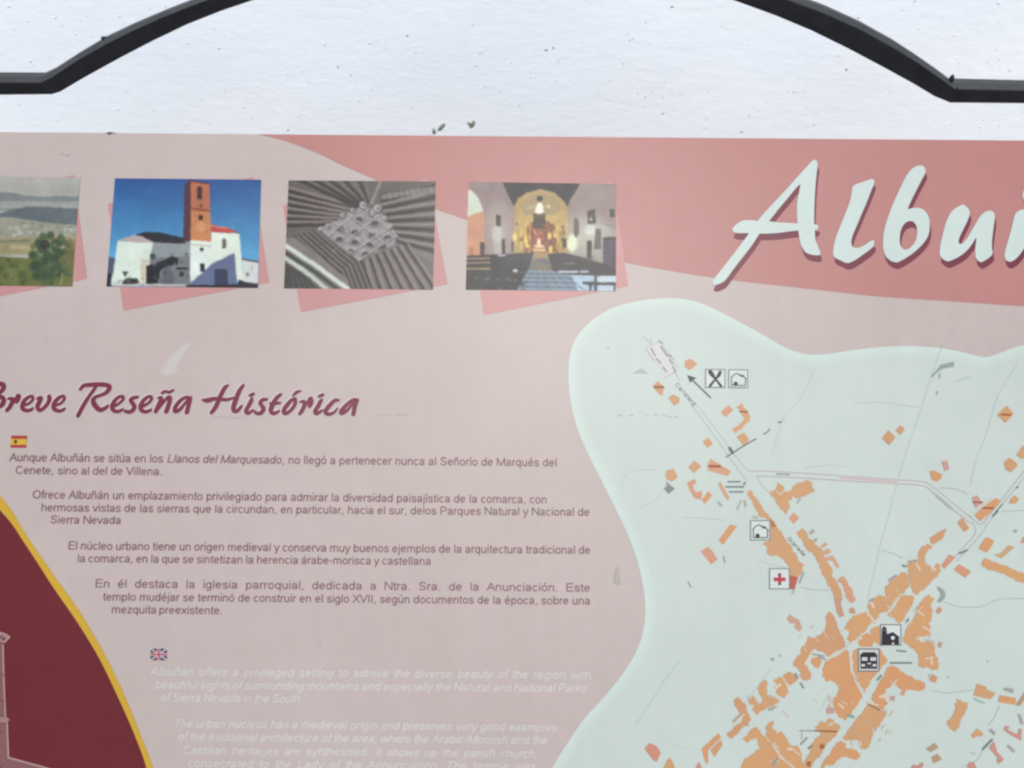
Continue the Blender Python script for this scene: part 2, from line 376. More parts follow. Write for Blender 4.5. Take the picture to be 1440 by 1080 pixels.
# board: 4 mm composite sheet with a slightly eased edge
V = []; Fc = []
cx = sum(p[0] for p in c4) / 4; cy = sum(p[1] for p in c4) / 4
def inset(p, d): return (p[0] + (d if p[0] < cx else -d), p[1] + (d if p[1] < cy else -d))
for z, d in ((0, .0006), (-.0006, 0), (-.004, 0)): V += [(*inset(p, d), z) for p in c4]
Fc = [(3, 2, 1, 0), (8, 9, 10, 11)] + [(j * 4 + k, j * 4 + (k + 1) % 4, (j + 1) * 4 + (k + 1) % 4, (j + 1) * 4 + k) for j in (0, 1) for k in range(4)]
board = link_mesh('board', V, Fc, INK, panel)
a = board.data.color_attributes.new('ink', 'FLOAT_COLOR', 'CORNER')
a.data.foreach_set('color', np.tile(np.append(lin(BG) * K, 1), len(board.data.loops)).astype(np.float32))
# side bearers joining the board to the posts, outside the photograph
for side, xp in ((-1, c4[0][0]), (1, c4[1][0])):
    v0, v1 = c4[3][1] + .02, c4[0][1] - .005
    x0, x1 = (xp - .012, xp + .018) if side < 0 else (xp - .018, xp + .012)
    V = [(x, y, z) for z in (-.0045, -.0345) for x, y in ((x0, v0), (x1, v0), (x1, v1), (x0, v1))]
    link_mesh('bearer', V, [(0, 1, 2, 3), (7, 6, 5, 4), (0, 4, 5, 1), (1, 5, 6, 2), (2, 6, 7, 3), (3, 7, 4, 0)], METAL, panel)
for xp in (c4[0][0] + .003, c4[1][0] - .003):
    V = []
    q = Vector((O.x + xp, 0, 0)); zz = (PM @ Vector((xp, c4[3][1] + .06, -.0345))); 
    for z in (0, zz.z + .004):
        V += [(zz.x - .012, zz.y, z), (zz.x + .012, zz.y, z), (zz.x + .012, zz.y + .024, z + (.018 if z else 0)), (zz.x - .012, zz.y + .024, z + (.018 if z else 0))]
    V = [tuple(PM.inverted() @ Vector(v)) for v in V]
    link_mesh('leg', V, [(3, 2, 1, 0), (4, 5, 6, 7), (0, 1, 5, 4), (1, 2, 6, 5), (2, 3, 7, 6), (3, 0, 4, 7)], METAL, panel)

# rose title band
ROSE = (195, 135, 129)
p = Print(0.3)
band = [(362, top(362) + .4), (400, 198), (450, 217), (476, 230), (522, 250.5), (570, 272), (613, 294), (640, 303.5), (656, 309), (720, 328), (800, 350), (878, 368.6),
        (900, 373.5), (980, 387), (1050, 396.5), (1108, 403), (1180, 411), (1236, 417), (1340, 424), (1440, 430.7), (1600, 440), (X1 - 1, 449), (X1 - 1, top(X1) + .4)]
p.poly(catmull(band[:-2], 4) + band[-2:], ROSE)
p.build('title_band', panel, 'rose coloured band sweeping across the top of the panel')

# dark red field with yellow edge and a line drawing of a church
p = Print(0.3)
yo = [(-298, 440), (-190, 535), (-90, 615), (0, 696.7), (37, 752), (74, 806), (111, 858), (148, 921), (178, 984), (200, 1039), (215, 1079), (236, 1160), (255, 1260), (266, YBOT - 2)]
yi = [(-298, 462), (-190, 557), (-90, 637), (0, 717), (37, 767), (74, 824), (111, 878), (141, 928), (167, 982), (189, 1032), (206, 1079), (227, 1160), (246, 1260), (257, YBOT - 2)]
yo, yi = catmull(yo, 4), catmull(yi, 4)
p.poly(yi + [(-298, YBOT - 2)], (112, 32, 38))
cf = p.build('corner_field', panel, 'dark red field filling the lower corner')
p = Print(0.5); p.poly(yo + yi[::-1], (217, 174, 52)); p.build('curved_stripe', cf, 'yellow curved stripe along the dark red field')
p = Print(0.6); z = Z(0, 880, 5.4)
LT, MD, DK = (186, 152, 150), (140, 96, 96), (104, 58, 62)
p.poly(z([(-1200, 42), (0, 42), (30, 55), (80, 80), (55, 105), (35, 128), (-1200, 130)]), (170, 130, 130))
p.poly(z([(-1190, 135), (32, 135), (40, 400), (46, 690), (-1190, 690)]), MD)
p.poly(z([(-1210, 692), (50, 692), (76, 708), (60, 735), (-1210, 733)]), (170, 132, 132))
p.poly(z([(-1200, 738), (52, 738), (62, 1000), (350, 1080), (1080, 1283), (1080, 1700), (-1600, 1700)]), MD)
p.stroke(z([(24, 140, 10), (30, 400, 11), (44, 690, 11)]), LT)
p.stroke(z([(56, 740, 12), (66, 1000, 13)]), LT); p.stroke(z([(66, 1000, 13), (350, 1078, 12), (1078, 1281, 12)]), LT)
p.stroke(z([(-20, 46, 9), (28, 58, 10), (78, 82, 9)]), LT); p.stroke(z([(78, 82, 9), (35, 128, 10)]), LT)
for q in ([(4, 72), (20, 70), (14, 95), (2, 98)], [(22, 84), (46, 88), (36, 112), (16, 108)]): p.poly(z(q), DK, smooth=1)
for k in range(170):
    x = random.uniform(-300, 40); y = random.uniform(160, 1200)
    if x > 30 and y < 1000: continue
    if 680 < y < 745: continue
    p.poly(z(disc(x, y, random.uniform(4, 11), 6, random.uniform(3, 6))), random.choice((DK, DK, (165, 125, 125), (120, 76, 78))))
p.build('church_drawing', cf, 'pale pink line drawing of a church tower')

# grit lying along the top edge of the board
for k, (x, r) in enumerate(((154, 3.6), (161, 2.0), (147, 1.6), (170, 1.3))):
    R_ = random.Random(k); u_, v_ = P(x, top(x) + .6); V = [(u_ + r * 1e-3 * math.sin(a) * math.cos(b_) * 1.5 * R_.uniform(.8, 1.2), v_ + r * 1e-3 * .7 * math.sin(a) * math.sin(b_), -.0012 + r * 1e-3 * .8 * math.cos(a)) for a in (.01, .8, 1.6, 2.4, 3.13) for b_ in np.linspace(0, 2 * math.pi, 8, endpoint=False)]
    link_mesh('grit', V, [(j * 8 + i, j * 8 + (i + 1) % 8, j * 8 + 8 + (i + 1) % 8, j * 8 + 8 + i) for j in range(4) for i in range(8)], GRIT, panel)

# tilted rose squares and the four printed photographs
quads = [((-94, 247), (113, 250), (102, 403), (-108, 401)), ((162, 251), (367.5, 253), (363, 405), (150, 403)),
         ((406, 254), (613, 255.5), (609, 407.5), (399.5, 405.5)), ((659, 256), (866.5, 259), (866, 409.5), (655, 407.5))]
backs = [((-104, 283), (104, 246.5), (122.5, 392), (-82, 433)), ((152, 287), (356, 249.3), (378.4, 397.3), (173.6, 436.8)),
         ((398, 289), (602, 251.5), (629.6, 399.5), (422.8, 438.8)), ((655, 292), (861, 255.5), (883.5, 402), (680.7, 443))]
for i, q in enumerate(backs):
    p = Print(0.5); p.poly(q, (206, 150, 147) if i != 3 else (209, 151, 147)); p.build('photo_backing', panel)

class Photo:
    def __init__(s, quad, W=176, H=130, ss=2):
        s.quad, s.W, s.H, s.ss = quad, W, H, ss
        u = (np.arange(W * ss) + .5) / (W * ss); v = (np.arange(H * ss) + .5) / (H * ss)
        U, Vv = np.meshgrid(u, v); q = np.array(quad, float)
        m_ = lambda i: (q[0, i] * (1 - U) + q[1, i] * U) * (1 - Vv) + (q[3, i] * (1 - U) + q[2, i] * U) * Vv
        s.X, s.Y, s.V, s.U = m_(0), m_(1), Vv, U; s.I = np.zeros(U.shape + (3,))
    def z(s, x0, y0, k):
        s.X = (s.X - x0) * k + s.cloud(14, 1.1) + s.cloud(4, .8); s.Y = (s.Y - y0) * k + s.cloud(14, 1.1) + s.cloud(4, .8)
    def cloud(s, cell, amp):      # smooth random field over the canvas
        h, w = s.U.shape; lo = rng.normal(0, 1, (h // cell + 3, w // cell + 3))
        yy = np.arange(h) / cell; xx = np.arange(w) / cell; y0, x0 = yy.astype(int), xx.astype(int)
        fy, fx = (yy - y0)[:, None], (xx - x0)[None, :]; fy = fy * fy * (3 - 2 * fy); fx = fx * fx * (3 - 2 * fx)
        return amp * ((lo[y0][:, x0] * (1 - fx) + lo[y0][:, x0 + 1] * fx) * (1 - fy) + (lo[y0 + 1][:, x0] * (1 - fx) + lo[y0 + 1][:, x0 + 1] * fx) * fy)
    def put(s, mask, col, al=1.0):
        m = np.asarray(mask, float)[..., None] * al; s.I = s.I * (1 - m) + np.asarray(col, float) * m
    def poly(s, pts, col, al=1.0):
        m = np.zeros(s.X.shape, bool); j = len(pts) - 1
        for i in range(len(pts)):
            (xi, yi), (xj, yj) = pts[i], pts[j]
            if yi != yj:
                m ^= ((yi > s.Y) != (yj > s.Y)) & (s.X < (xj - xi) * (s.Y - yi) / (yj - yi) + xi)
            j = i
        s.put(m, col, al)
    def line(s, pts, w, col, al=1.0):
        d = np.full(s.X.shape, 1e9)
        for (x0, y0), (x1, y1) in zip(pts, pts[1:]):
            L = (x1 - x0) ** 2 + (y1 - y0) ** 2 or 1
            tt = np.clip(((s.X - x0) * (x1 - x0) + (s.Y - y0) * (y1 - y0)) / L, 0, 1)
            d = np.minimum(d, np.hypot(s.X - x0 - tt * (x1 - x0), s.Y - y0 - tt * (y1 - y0)))
        s.put(np.clip((w / 2 - d) / 3 + .5, 0, 1), col, al)
    def dot(s, x, y, r, col, al=1.0, ry=None, soft=4):
        d = np.hypot(s.X - x, (s.Y - y) * (r / (ry or r))); s.put(np.clip((r - d) / soft + .5, 0, 1), col, al)
    def rect(s, x0, y0, x1, y1, col, al=1.0): s.poly([(x0, y0), (x1, y0), (x1, y1), (x0, y1)], col, al)
    def grad(s, c0, c1, y0, y1):
        f = np.clip((s.Y - y0) / (y1 - y0), 0, 1)[..., None]; s.I = np.asarray(c0, float) * (1 - f) + np.asarray(c1, float) * f
    def build(s, name, parent, label, z=0.9, grain=5):
        lo = rng.normal(0, 1, (s.H // 4 + 2, s.W // 4 + 2))
        yy = np.linspace(0, lo.shape[0] - 1.001, s.H); xx = np.linspace(0, lo.shape[1] - 1.001, s.W)
        y0, x0 = yy.astype(int), xx.astype(int); fy, fx = (yy - y0)[:, None], (xx - x0)[None, :]
        L = (lo[y0][:, x0] * (1 - fx) + lo[y0][:, x0 + 1] * fx) * (1 - fy) + (lo[y0 + 1][:, x0] * (1 - fx) + lo[y0 + 1][:, x0 + 1] * fx) * fy
        s.I = s.I * (1 + s.cloud(30, .02) + s.cloud(4, .014))[..., None] + s.cloud(7, .5)[..., None] * np.array((2.0, 0, -2.0))
        I = s.I.reshape(s.H, s.ss, s.W, s.ss, 3).mean((1, 3))
        for _ in range(1):
            Q = np.pad(I, ((1, 1), (1, 1), (0, 0)), 'edge')
            I = (Q[1:-1, 1:-1] * 2 + Q[:-2, 1:-1] + Q[2:, 1:-1] + Q[1:-1, :-2] + Q[1:-1, 2:]) / 6
        I = (I - 128) * 1.14 + 123
        I = np.clip(I + .45 * grain * L[..., None] + rng.normal(0, .8, I.shape), 0, 255)
        q = np.array(s.quad, float); uv = []
        for j in range(s.H):
            v = j / (s.H - 1)
            A = q[0] * (1 - v) + q[3] * v; B = q[1] * (1 - v) + q[2] * v
            uv += [(*P(*(A + (B - A) * i / (s.W - 1))), z * 1e-3) for i in range(s.W)]
        W = s.W
        fc = [(j * W + i, (j + 1) * W + i, (j + 1) * W + i + 1, j * W + i + 1) for j in range(s.H - 1) for i in range(W - 1)]
        o = link_mesh(name, uv, fc, INK, parent)
        a = o.data.color_attributes.new('ink', 'FLOAT_COLOR', 'POINT')
        a.data.foreach_set('color', np.dstack([lin(I) * K, np.ones((s.H, s.W))]).ravel().astype(np.float32))
        return tag(o, label)

# -- photograph of the valley
f = Photo(quads[0]); f.z(0, 230, 4.908)
f.grad((178, 177, 170), (172, 172, 163), 100, 260)
f.poly([(-600, 190), (-200, 205), (60, 200), (165, 222), (300, 232), (420, 226), (700, 240), (700, 330), (-600, 330)], (134, 139, 138))
f.poly([(-600, 262), (200, 262), (600, 268), (600, 310), (-600, 315)], (160, 163, 158))
f.poly([(-600, 330), (0, 345), (110, 318), (180, 298), (330, 300), (480, 312), (600, 318), (600, 440), (300, 415), (100, 385), (-600, 380)], (108, 116, 119))
f.poly([(-600, 375), (100, 375), (320, 412), (600, 430), (600, 530), (-600, 530)], (158, 158, 143))
f.poly([(-600, 520), (600, 505), (600, 620), (-600, 640)], (156, 150, 116))
f.line([(-500, 545), (200, 535)], 14, (122, 126, 112)); f.rect(70, 565, 210, 590, (176, 168, 132))
R = random.Random(3)
for k in range(90):
    x = R.uniform(-460, 545); y = R.uniform(405, 500)
    f.dot(x, y, R.uniform(6, 20), R.choice(((186, 186, 176), (196, 196, 186), (120, 126, 112), (134, 140, 116), (150, 146, 130))), .75, R.uniform(5, 11))
f.poly([(-600, 640), (0, 640), (210, 655), (600, 560), (600, 900), (-600, 900)], (112, 116, 72))
for k in range(70):
    x = R.uniform(-470, 215); y = R.uniform(660, 840); f.dot(x, y, R.uniform(14, 36), R.choice(((92, 106, 64), (80, 94, 62), (120, 126, 80))), .6)
for k in range(120):
    a = R.uniform(0, 6.28); q = R.uniform(0, 1) ** .5
    f.dot(355 + 150 * q * math.cos(a), 660 + 175 * q * math.sin(a), R.uniform(14, 34), R.choice(((82, 100, 70), (66, 82, 64), (96, 112, 76), (74, 92, 72))), .7)
for k in range(30): f.dot(R.uniform(440, 540), R.uniform(520, 840), R.uniform(12, 28), R.choice(((132, 128, 84), (120, 116, 80))), .5)
f.dot(310, 560, 34, (58, 66, 56), .8); f.line([(430, 760), (420, 835)], 12, (150, 150, 110), .8)
f.build('printed_photo', panel, 'photograph of a green valley with a big tree', grain=5)

# -- photograph of the church
f = Photo(quads[1]); f.z(140, 230, 4.908)
f.grad((50, 94, 150), (96, 166, 204), 105, 640)
f.poly([(55, 640), (112, 655), (90, 850), (40, 850)], (92, 98, 120)); f.poly([(50, 760), (85, 755), (75, 850), (40, 850)], (48, 48, 58))
f.poly([(355, 545), (640, 535), (640, 850), (335, 850)], (150, 157, 158))
f.poly([(355, 650), (640, 640), (640, 850), (335, 850)], (122, 126, 130))
f.poly([(240, 497), (320, 473), (430, 480), (590, 515), (600, 552), (480, 550), (380, 545)], (48, 48, 58))
f.poly([(128, 532), (240, 494), (300, 505), (388, 548), (250, 546)], (186, 170, 170))
f.poly([(130, 535), (250, 545), (372, 548), (350, 660), (340, 830), (85, 835)], (217, 229, 216))
f.poly([(290, 660), (345, 660), (330, 830), (285, 820)], (206, 200, 180))
f.poly([(330, 705), (440, 672), (500, 640), (550, 655), (540, 700), (470, 705), (420, 740), (408, 825), (325, 828)], (38, 38, 46))
f.dot(372, 640, 20, (72, 88, 80)); f.rect(530, 716, 612, 730, (45, 45, 52)); f.rect(556, 745, 582, 780, (52, 52, 60))
f.poly([(440, 750), (470, 700), (500, 720), (520, 830), (430, 830)], (98, 100, 104), .7)
f.poly([(165, 810), (190, 788), (262, 790), (285, 828), (160, 834)], (58, 60, 64)); f.poly([(160, 745), (205, 742), (180, 780)], (74, 82, 78))
f.rect(90, 832, 610, 846, (196, 190, 182))
f.poly([(588, 150), (632, 115), (635, 545), (578, 532)], (92, 58, 68))
f.poly([(630, 122), (757, 148), (772, 545), (630, 532)], (188, 120, 90)); f.poly([(632, 330), (765, 330), (772, 545), (630, 532)], (200, 138, 96))
f.line([(622, 120), (762, 146)], 9, (110, 50, 45)); f.line([(632, 312), (760, 330)], 10, (136, 66, 56))
f.rect(676, 172, 708, 248, (70, 48, 48)); f.dot(692, 176, 16, (70, 48, 48)); f.dot(700, 295, 8, (80, 45, 40)); f.rect(686, 356, 714, 390, (58, 40, 36))
f.dot(700, 440, 34, (218, 168, 128), .8, soft=25)
f.poly([(628, 528), (775, 542), (778, 805), (625, 830)], (222, 232, 222)); f.line([(630, 560), (778, 570)], 9, (188, 180, 158))
f.poly([(768, 422), (880, 440), (965, 484), (770, 474)], (184, 84, 76)); f.line([(768, 430), (880, 447)], 7, (220, 150, 140))
f.poly([(772, 474), (965, 487), (992, 805), (775, 825)], (222, 232, 217)); f.rect(846, 532, 874, 586, (112, 106, 102)); f.dot(860, 532, 14, (112, 106, 102))
f.dot(706, 592, 13, (44, 44, 52)); f.rect(695, 688, 726, 746, (40, 46, 62))
for k in range(60): f.dot(R.uniform(632, 765), R.uniform(135, 520), R.uniform(4, 9), R.choice(((160, 96, 66), (214, 152, 112), (176, 112, 80))), .4, 4)
for k in range(24): f.dot(R.uniform(360, 625), R.uniform(600, 830), R.uniform(6, 16), R.choice(((96, 98, 102), (60, 60, 66), (138, 142, 144))), .5)
for k in range(16): f.dot(R.uniform(100, 330), R.uniform(770, 835), R.uniform(6, 14), R.choice(((120, 116, 104), (84, 84, 80), (196, 196, 184))), .5, 7)
f.poly([(985, 660), (1095, 678), (1090, 830), (990, 812)], (214, 219, 214)); f.line([(985, 660), (1095, 678)], 12, (86, 84, 88)); f.rect(1015, 755, 1030, 778, (120, 120, 120)); f.rect(1045, 700, 1060, 740, (190, 190, 186))
f.poly([(620, 828), (690, 768), (780, 688), (932, 616), (950, 850), (620, 850)], (104, 116, 146)); f.poly([(795, 725), (882, 730), (890, 845), (795, 840)], (60, 64, 90))
f.poly([(600, 838), (800, 836), (950, 832), (962, 798), (1000, 815), (1095, 828), (1090, 870), (600, 870)], (38, 38, 52))
f.build('printed_photo', panel, 'photograph of a white church with a brick tower', grain=3)

# -- photograph of the carved ceiling
f = Photo(quads[2]); f.z(380, 230, 4.908)
f.I[:] = (104, 97, 93)
for k in range(6):
    y = 150 + k * 56
    f.line([(80, y + 30 - k * 6), (600 - k * 34, 325 + k * 20)], 22, (54, 48, 46)); f.line([(80, y + 4 - k * 6), (610 - k * 34, 300 + k * 20)], 15, (140, 130, 124), .9)
for k in range(5):
    x = 190 + k * 105
    f.line([(x, 110), (590 + k * 22, 300 - k * 8)], 26 - k * 2, (58, 52, 50)); f.line([(x + 52, 110), (600 + k * 20, 284 - k * 8)], 12, (128, 120, 116), .7)
for k in range(7):
    y = 150 + k * 78
    f.line([(1170, y), (770 + k * 18, 262 + k * 46)], 26 - k * .8, (54, 48, 45)); f.line([(1170, y + 38), (772 + k * 18, 285 + k * 46)], 18, (144, 135, 128), .9)
f.line([(1170, 170), (780, 236)], 32, (134, 128, 122), .9)
for k in range(9): f.line([(820 + k * 40, 205 - k * 6), (830 + k * 40, 248 - k * 7)], 7, (170, 166, 160), .6)
f.poly([(620, 650), (860, 540), (1140, 640), (1140, 880), (640, 880)], (118, 110, 106))
for k in range(7):
    f.line([(640 + k * 48, 668 - k * 18), (690 + k * 76, 890)], 15, (52, 47, 45)); f.line([(662 + k * 48, 662 - k * 18), (722 + k * 76, 890)], 16, (146, 137, 131), .8)
f.poly([(930, 560), (1140, 640), (1140, 700), (1040, 640)], (124, 124, 122))
f.poly([(90, 480), (330, 450), (620, 670), (700, 890), (90, 890)], (110, 102, 98))
for k in range(7):
    x = 165 + k * 34
    f.line([(x, 500 - k * 8), (465 + k * 26, 770 - k * 18), (500 + k * 36, 890)], 12, (60, 55, 53)); f.line([(x + 16, 495 - k * 8), (478 + k * 26, 760 - k * 18), (518 + k * 36, 890)], 7, (138, 130, 126), .8)
f.poly([(90, 520), (170, 510), (540, 800), (560, 890), (420, 890), (90, 650)], (132, 125, 121))
f.line([(90, 555), (300, 690), (560, 880)], 30, (208, 216, 208)); f.line([(90, 605), (300, 740), (500, 890)], 24, (66, 74, 66)); f.line([(90, 640), (280, 770), (420, 890)], 28, (194, 202, 194))
f.poly([(80, 670), (240, 770), (370, 890), (80, 890)], (70, 72, 68))
for k in range(5): f.line([(150 + k * 34, 760 + k * 12), (180 + k * 40, 890)], 6, (120, 122, 116), .7)
f.poly([(326, 455), (470, 390), (640, 290), (760, 330), (870, 490), (860, 560), (610, 672), (480, 580)], (150, 147, 147))
for x, y in ((490, 447), (612, 384), (722, 412), (590, 470), (705, 490), (808, 508), (478, 520), (585, 540), (685, 560), (775, 575), (563, 604), (660, 620)):
    f.dot(x, y, 44, (120, 115, 114), .8, 36); f.dot(x, y - 8, 38, (176, 173, 172), .7, 28); f.dot(x, y + 4, 25, (72, 65, 63), 1, 17); f.dot(x + 4, y + 14, 16, (112, 106, 104), .8, 8)
for x, y, r in ((640, 288, 28), (740, 312, 30), (500, 362, 20), (572, 325, 20), (400, 430, 18), (795, 376, 20), (830, 434, 20), (350, 452, 18), (700, 350, 20), (870, 505, 16)):
    f.dot(x + 4, y + 8, r, (70, 64, 62), .8); f.dot(x, y, r * .85, (176, 172, 172)); f.dot(x + 4, y + 2, r * .4, (110, 104, 104))
for a_, b_ in (((350, 452), (620, 668)), ((440, 410), (720, 612)), ((540, 350), (800, 560)), ((640, 300), (866, 500)), ((400, 500), (640, 310)), ((480, 572), (760, 350)), ((545, 620), (830, 440)), ((610, 668), (866, 500))):
    f.line([a_, b_], 9, (184, 181, 180), .75); f.line([(a_[0], a_[1] + 9), (b_[0], b_[1] + 9)], 5, (70, 64, 62), .7)
for k in range(40): f.dot(R.uniform(420, 840), R.uniform(360, 620), R.uniform(4, 8), R.choice(((190, 188, 186), (92, 86, 84))), .5)
f.line([(765, 120), (700, 275)], 22, (140, 134, 130)); f.line([(690, 290), (680, 360)], 12, (96, 98, 106))
f.build('printed_photo', panel, 'photograph of a carved wooden ceiling', grain=6)

# -- photograph of the church interior
f = Photo(quads[3]); f.z(640, 230, 4.908)
f.grad((168, 152, 148), (172, 166, 156), 130, 620)
f.poly([(90, 120), (330, 120), (412, 290), (400, 650), (70, 650)], (164, 147, 146))
f.poly([(205, 330), (330, 250), (405, 330), (400, 650), (205, 650)], (174, 160, 154), .7)
f.poly([(60, 185), (110, 182), (165, 235), (200, 330), (208, 420), (205, 650), (60, 650)], (210, 164, 136)); f.poly([(60, 185), (110, 184), (162, 238), (196, 330), (140, 345), (60, 385)], (216, 222, 206))
f.dot(300, 470, 60, (226, 220, 202), .35, 150, 90); f.rect(176, 545, 205, 655, (78, 54, 52)); f.rect(100, 570, 130, 640, (190, 140, 110))
f.poly([(320, 120), (875, 120), (790, 260), (775, 300), (690, 205), (590, 180), (490, 205), (405, 295)], (46, 43, 53))
f.poly([(408, 640), (410, 300), (430, 245), (500, 203), (590, 187), (690, 210), (760, 270), (778, 330), (778, 640)], (186, 164, 112))
f.dot(595, 400, 150, (224, 196, 124), .45, 170, 110)
f.poly([(440, 290), (520, 220), (600, 205), (690, 240), (740, 310), (690, 360), (480, 360)], (178, 160, 122))
f.poly([(490, 440), (540, 400), (640, 400), (690, 440), (715, 610), (475, 610)], (152, 96, 66))
for x in (420, 455, 490, 515, 645, 680, 705, 745): f.line([(x, 420 + R.uniform(0, 40)), (x, 590)], 13, R.choice(((214, 184, 108), (226, 200, 120), (150, 118, 70))), .75)
f.rect(540, 350, 622, 448, (72, 52, 42)); f.poly([(535, 350), (580, 332), (628, 352), (620, 372), (540, 372)], (120, 92, 60))
f.rect(545, 470, 612, 496, (204, 130, 110), .8); f.rect(555, 510, 612, 560, (196, 110, 84), .8)
f.line([(500, 312), (575, 296), (655, 300)], 9, (220, 208, 160), .7); f.dot(585, 247, 19, (50, 38, 36)); f.poly([(545, 342), (572, 276), (600, 276), (615, 342), (580, 352)], (244, 242, 226))
f.dot(645, 298, 14, (226, 214, 170), .8); f.dot(580, 545, 12, (252, 236, 200), 1, 26); f.rect(536, 562, 622, 604, (236, 216, 182)); f.rect(536, 582, 622, 590, (190, 120, 80))
f.rect(545, 610, 635, 655, (176, 150, 116))
for x, y in ((412, 510), (486, 520), (650, 500), (688, 488), (660, 590), (500, 560)): f.dot(x, y, 13, (246, 226, 140), .9, 26, 10)
f.poly([(778, 300), (872, 120), (1130, 120), (1130, 640), (778, 640)], (168, 154, 148))
f.poly([(778, 480), (1000, 420), (1130, 470), (1130, 650), (778, 650)], (178, 174, 164))
f.dot(900, 480, 130, (214, 212, 196), .5, 110, 120); f.dot(808, 550, 34, (228, 232, 204), .95, 58, 14); f.dot(930, 460, 42, (216, 220, 208), .8, 36, 20); f.dot(290, 490, 28, (222, 222, 208), .9, 60, 16)
f.poly([(822, 372), (850, 390), (855, 480), (835, 515), (815, 480)], (116, 108, 98)); f.poly([(912, 335), (962, 312), (968, 412), (915, 420)], (70, 66, 66)); f.rect(930, 350, 950, 385, (122, 120, 112)); f.dot(935, 388, 9, (210, 210, 200))
f.rect(1066, 318, 1098, 372, (80, 74, 74)); f.rect(908, 534, 940, 655, (56, 48, 50)); f.poly([(968, 448), (1004, 455), (1008, 590), (955, 592)], (112, 112, 112)); f.rect(740, 520, 766, 578, (60, 52, 40))
f.rect(270, 440, 326, 640, (196, 194, 184), .7); f.poly([(284, 352), (318, 366), (316, 436), (286, 432)], (68, 62, 60)); f.rect(324, 520, 346, 640, (58, 50, 50)); f.rect(390, 540, 404, 610, (70, 60, 40))
f.rect(1018, 508, 1125, 730, (96, 86, 104)); f.rect(1018, 508, 1125, 524, (60, 54, 62)); f.line([(1070, 530), (1070, 720)], 8, (120, 112, 130), .7)
f.poly([(520, 650), (645, 650), (705, 755), (1130, 760), (1130, 900), (400, 900), (500, 740)], (122, 140, 152))
f.poly([(535, 650), (635, 650), (680, 740), (520, 740)], (152, 136, 112)); f.poly([(800, 770), (1130, 770), (1130, 900), (860, 900)], (182, 202, 212))
for k in range(7): f.line([(590 + (k - 3) * 8, 660), (650 + (k - 3) * 92, 900)], 10, (88, 106, 122), .6)
for y in (742, 770, 800, 832, 862): f.line([(430, y), (1000, y + 8)], 8, (196, 212, 222), .6)
f.poly([(640, 622), (745, 615), (890, 650), (1020, 690), (1130, 735), (1130, 768), (920, 770), (720, 755), (672, 735)], (46, 41, 50)); f.line([(760, 690), (820, 690)], 16, (150, 146, 152), .8)
f.line([(880, 655), (1000, 690)], 14, (92, 80, 80), .8)
f.line([(715, 745), (922, 746)], 13, (216, 222, 228)); f.rect(985, 775, 1130, 818, (206, 216, 222)); f.rect(985, 842, 1130, 890, (200, 212, 222))
f.rect(922, 735, 1130, 772, (34, 36, 48)); f.line([(885, 822), (1130, 830)], 17, (32, 36, 50)); f.line([(968, 770), (966, 890)], 15, (32, 36, 50)); f.line([(934, 835), (930, 890)], 12, (32, 36, 50)); f.line([(1098, 830), (1098, 880)], 10, (50, 54, 66)); f.poly([(880, 815), (960, 818), (940, 850)], (40, 42, 54))
f.poly([(60, 636), (245, 630), (420, 622), (545, 612), (520, 690), (495, 745), (420, 885), (60, 890)], (37, 38, 45))
for k in range(60): f.dot(R.uniform(245, 500), R.uniform(640, 870), R.uniform(5, 13), R.choice(((58, 56, 62), (24, 25, 30), (74, 68, 72))), .6, R.uniform(4, 8))
for k in range(8): f.line([(250 + k * 4, 650 + k * 13), (525 - k * 8, 640 + k * 13)], 4, (70, 64, 66), .45)
for k in range(30): f.dot(R.uniform(660, 1100), R.uniform(640, 750), R.uniform(5, 12), R.choice(((66, 60, 66), (30, 27, 34), (92, 84, 88))), .55, R.uniform(4, 8))
for k in range(90): f.dot(R.uniform(420, 770), R.uniform(400, 610), R.uniform(4, 10), R.choice(((232, 206, 130), (128, 84, 50), (204, 160, 90), (90, 62, 44))), .5, R.uniform(5, 14))
for y, c_ in ((656, (206, 164, 142)), (686, (196, 160, 146)), (727, (204, 178, 120))): f.line([(60, y), (238, y - 3)], 13, c_, .9)
f.line([(300, 636), (345, 634)], 13, (206, 204, 204), .9); f.dot(416, 738, 18, (206, 204, 206), 1, 13); f.line([(440, 750), (500, 745)], 8, (110, 112, 124))
for x, y in ((150, 786), (230, 790), (215, 800), (300, 800), (360, 796), (380, 802), (420, 802), (310, 862)): f.dot(x, y, 15, (122, 128, 140), .75, 9)
f.I = 255 * (f.I / 255) ** 1.22
f.build('printed_photo', panel, 'photograph of a church interior with a golden altar', grain=4)

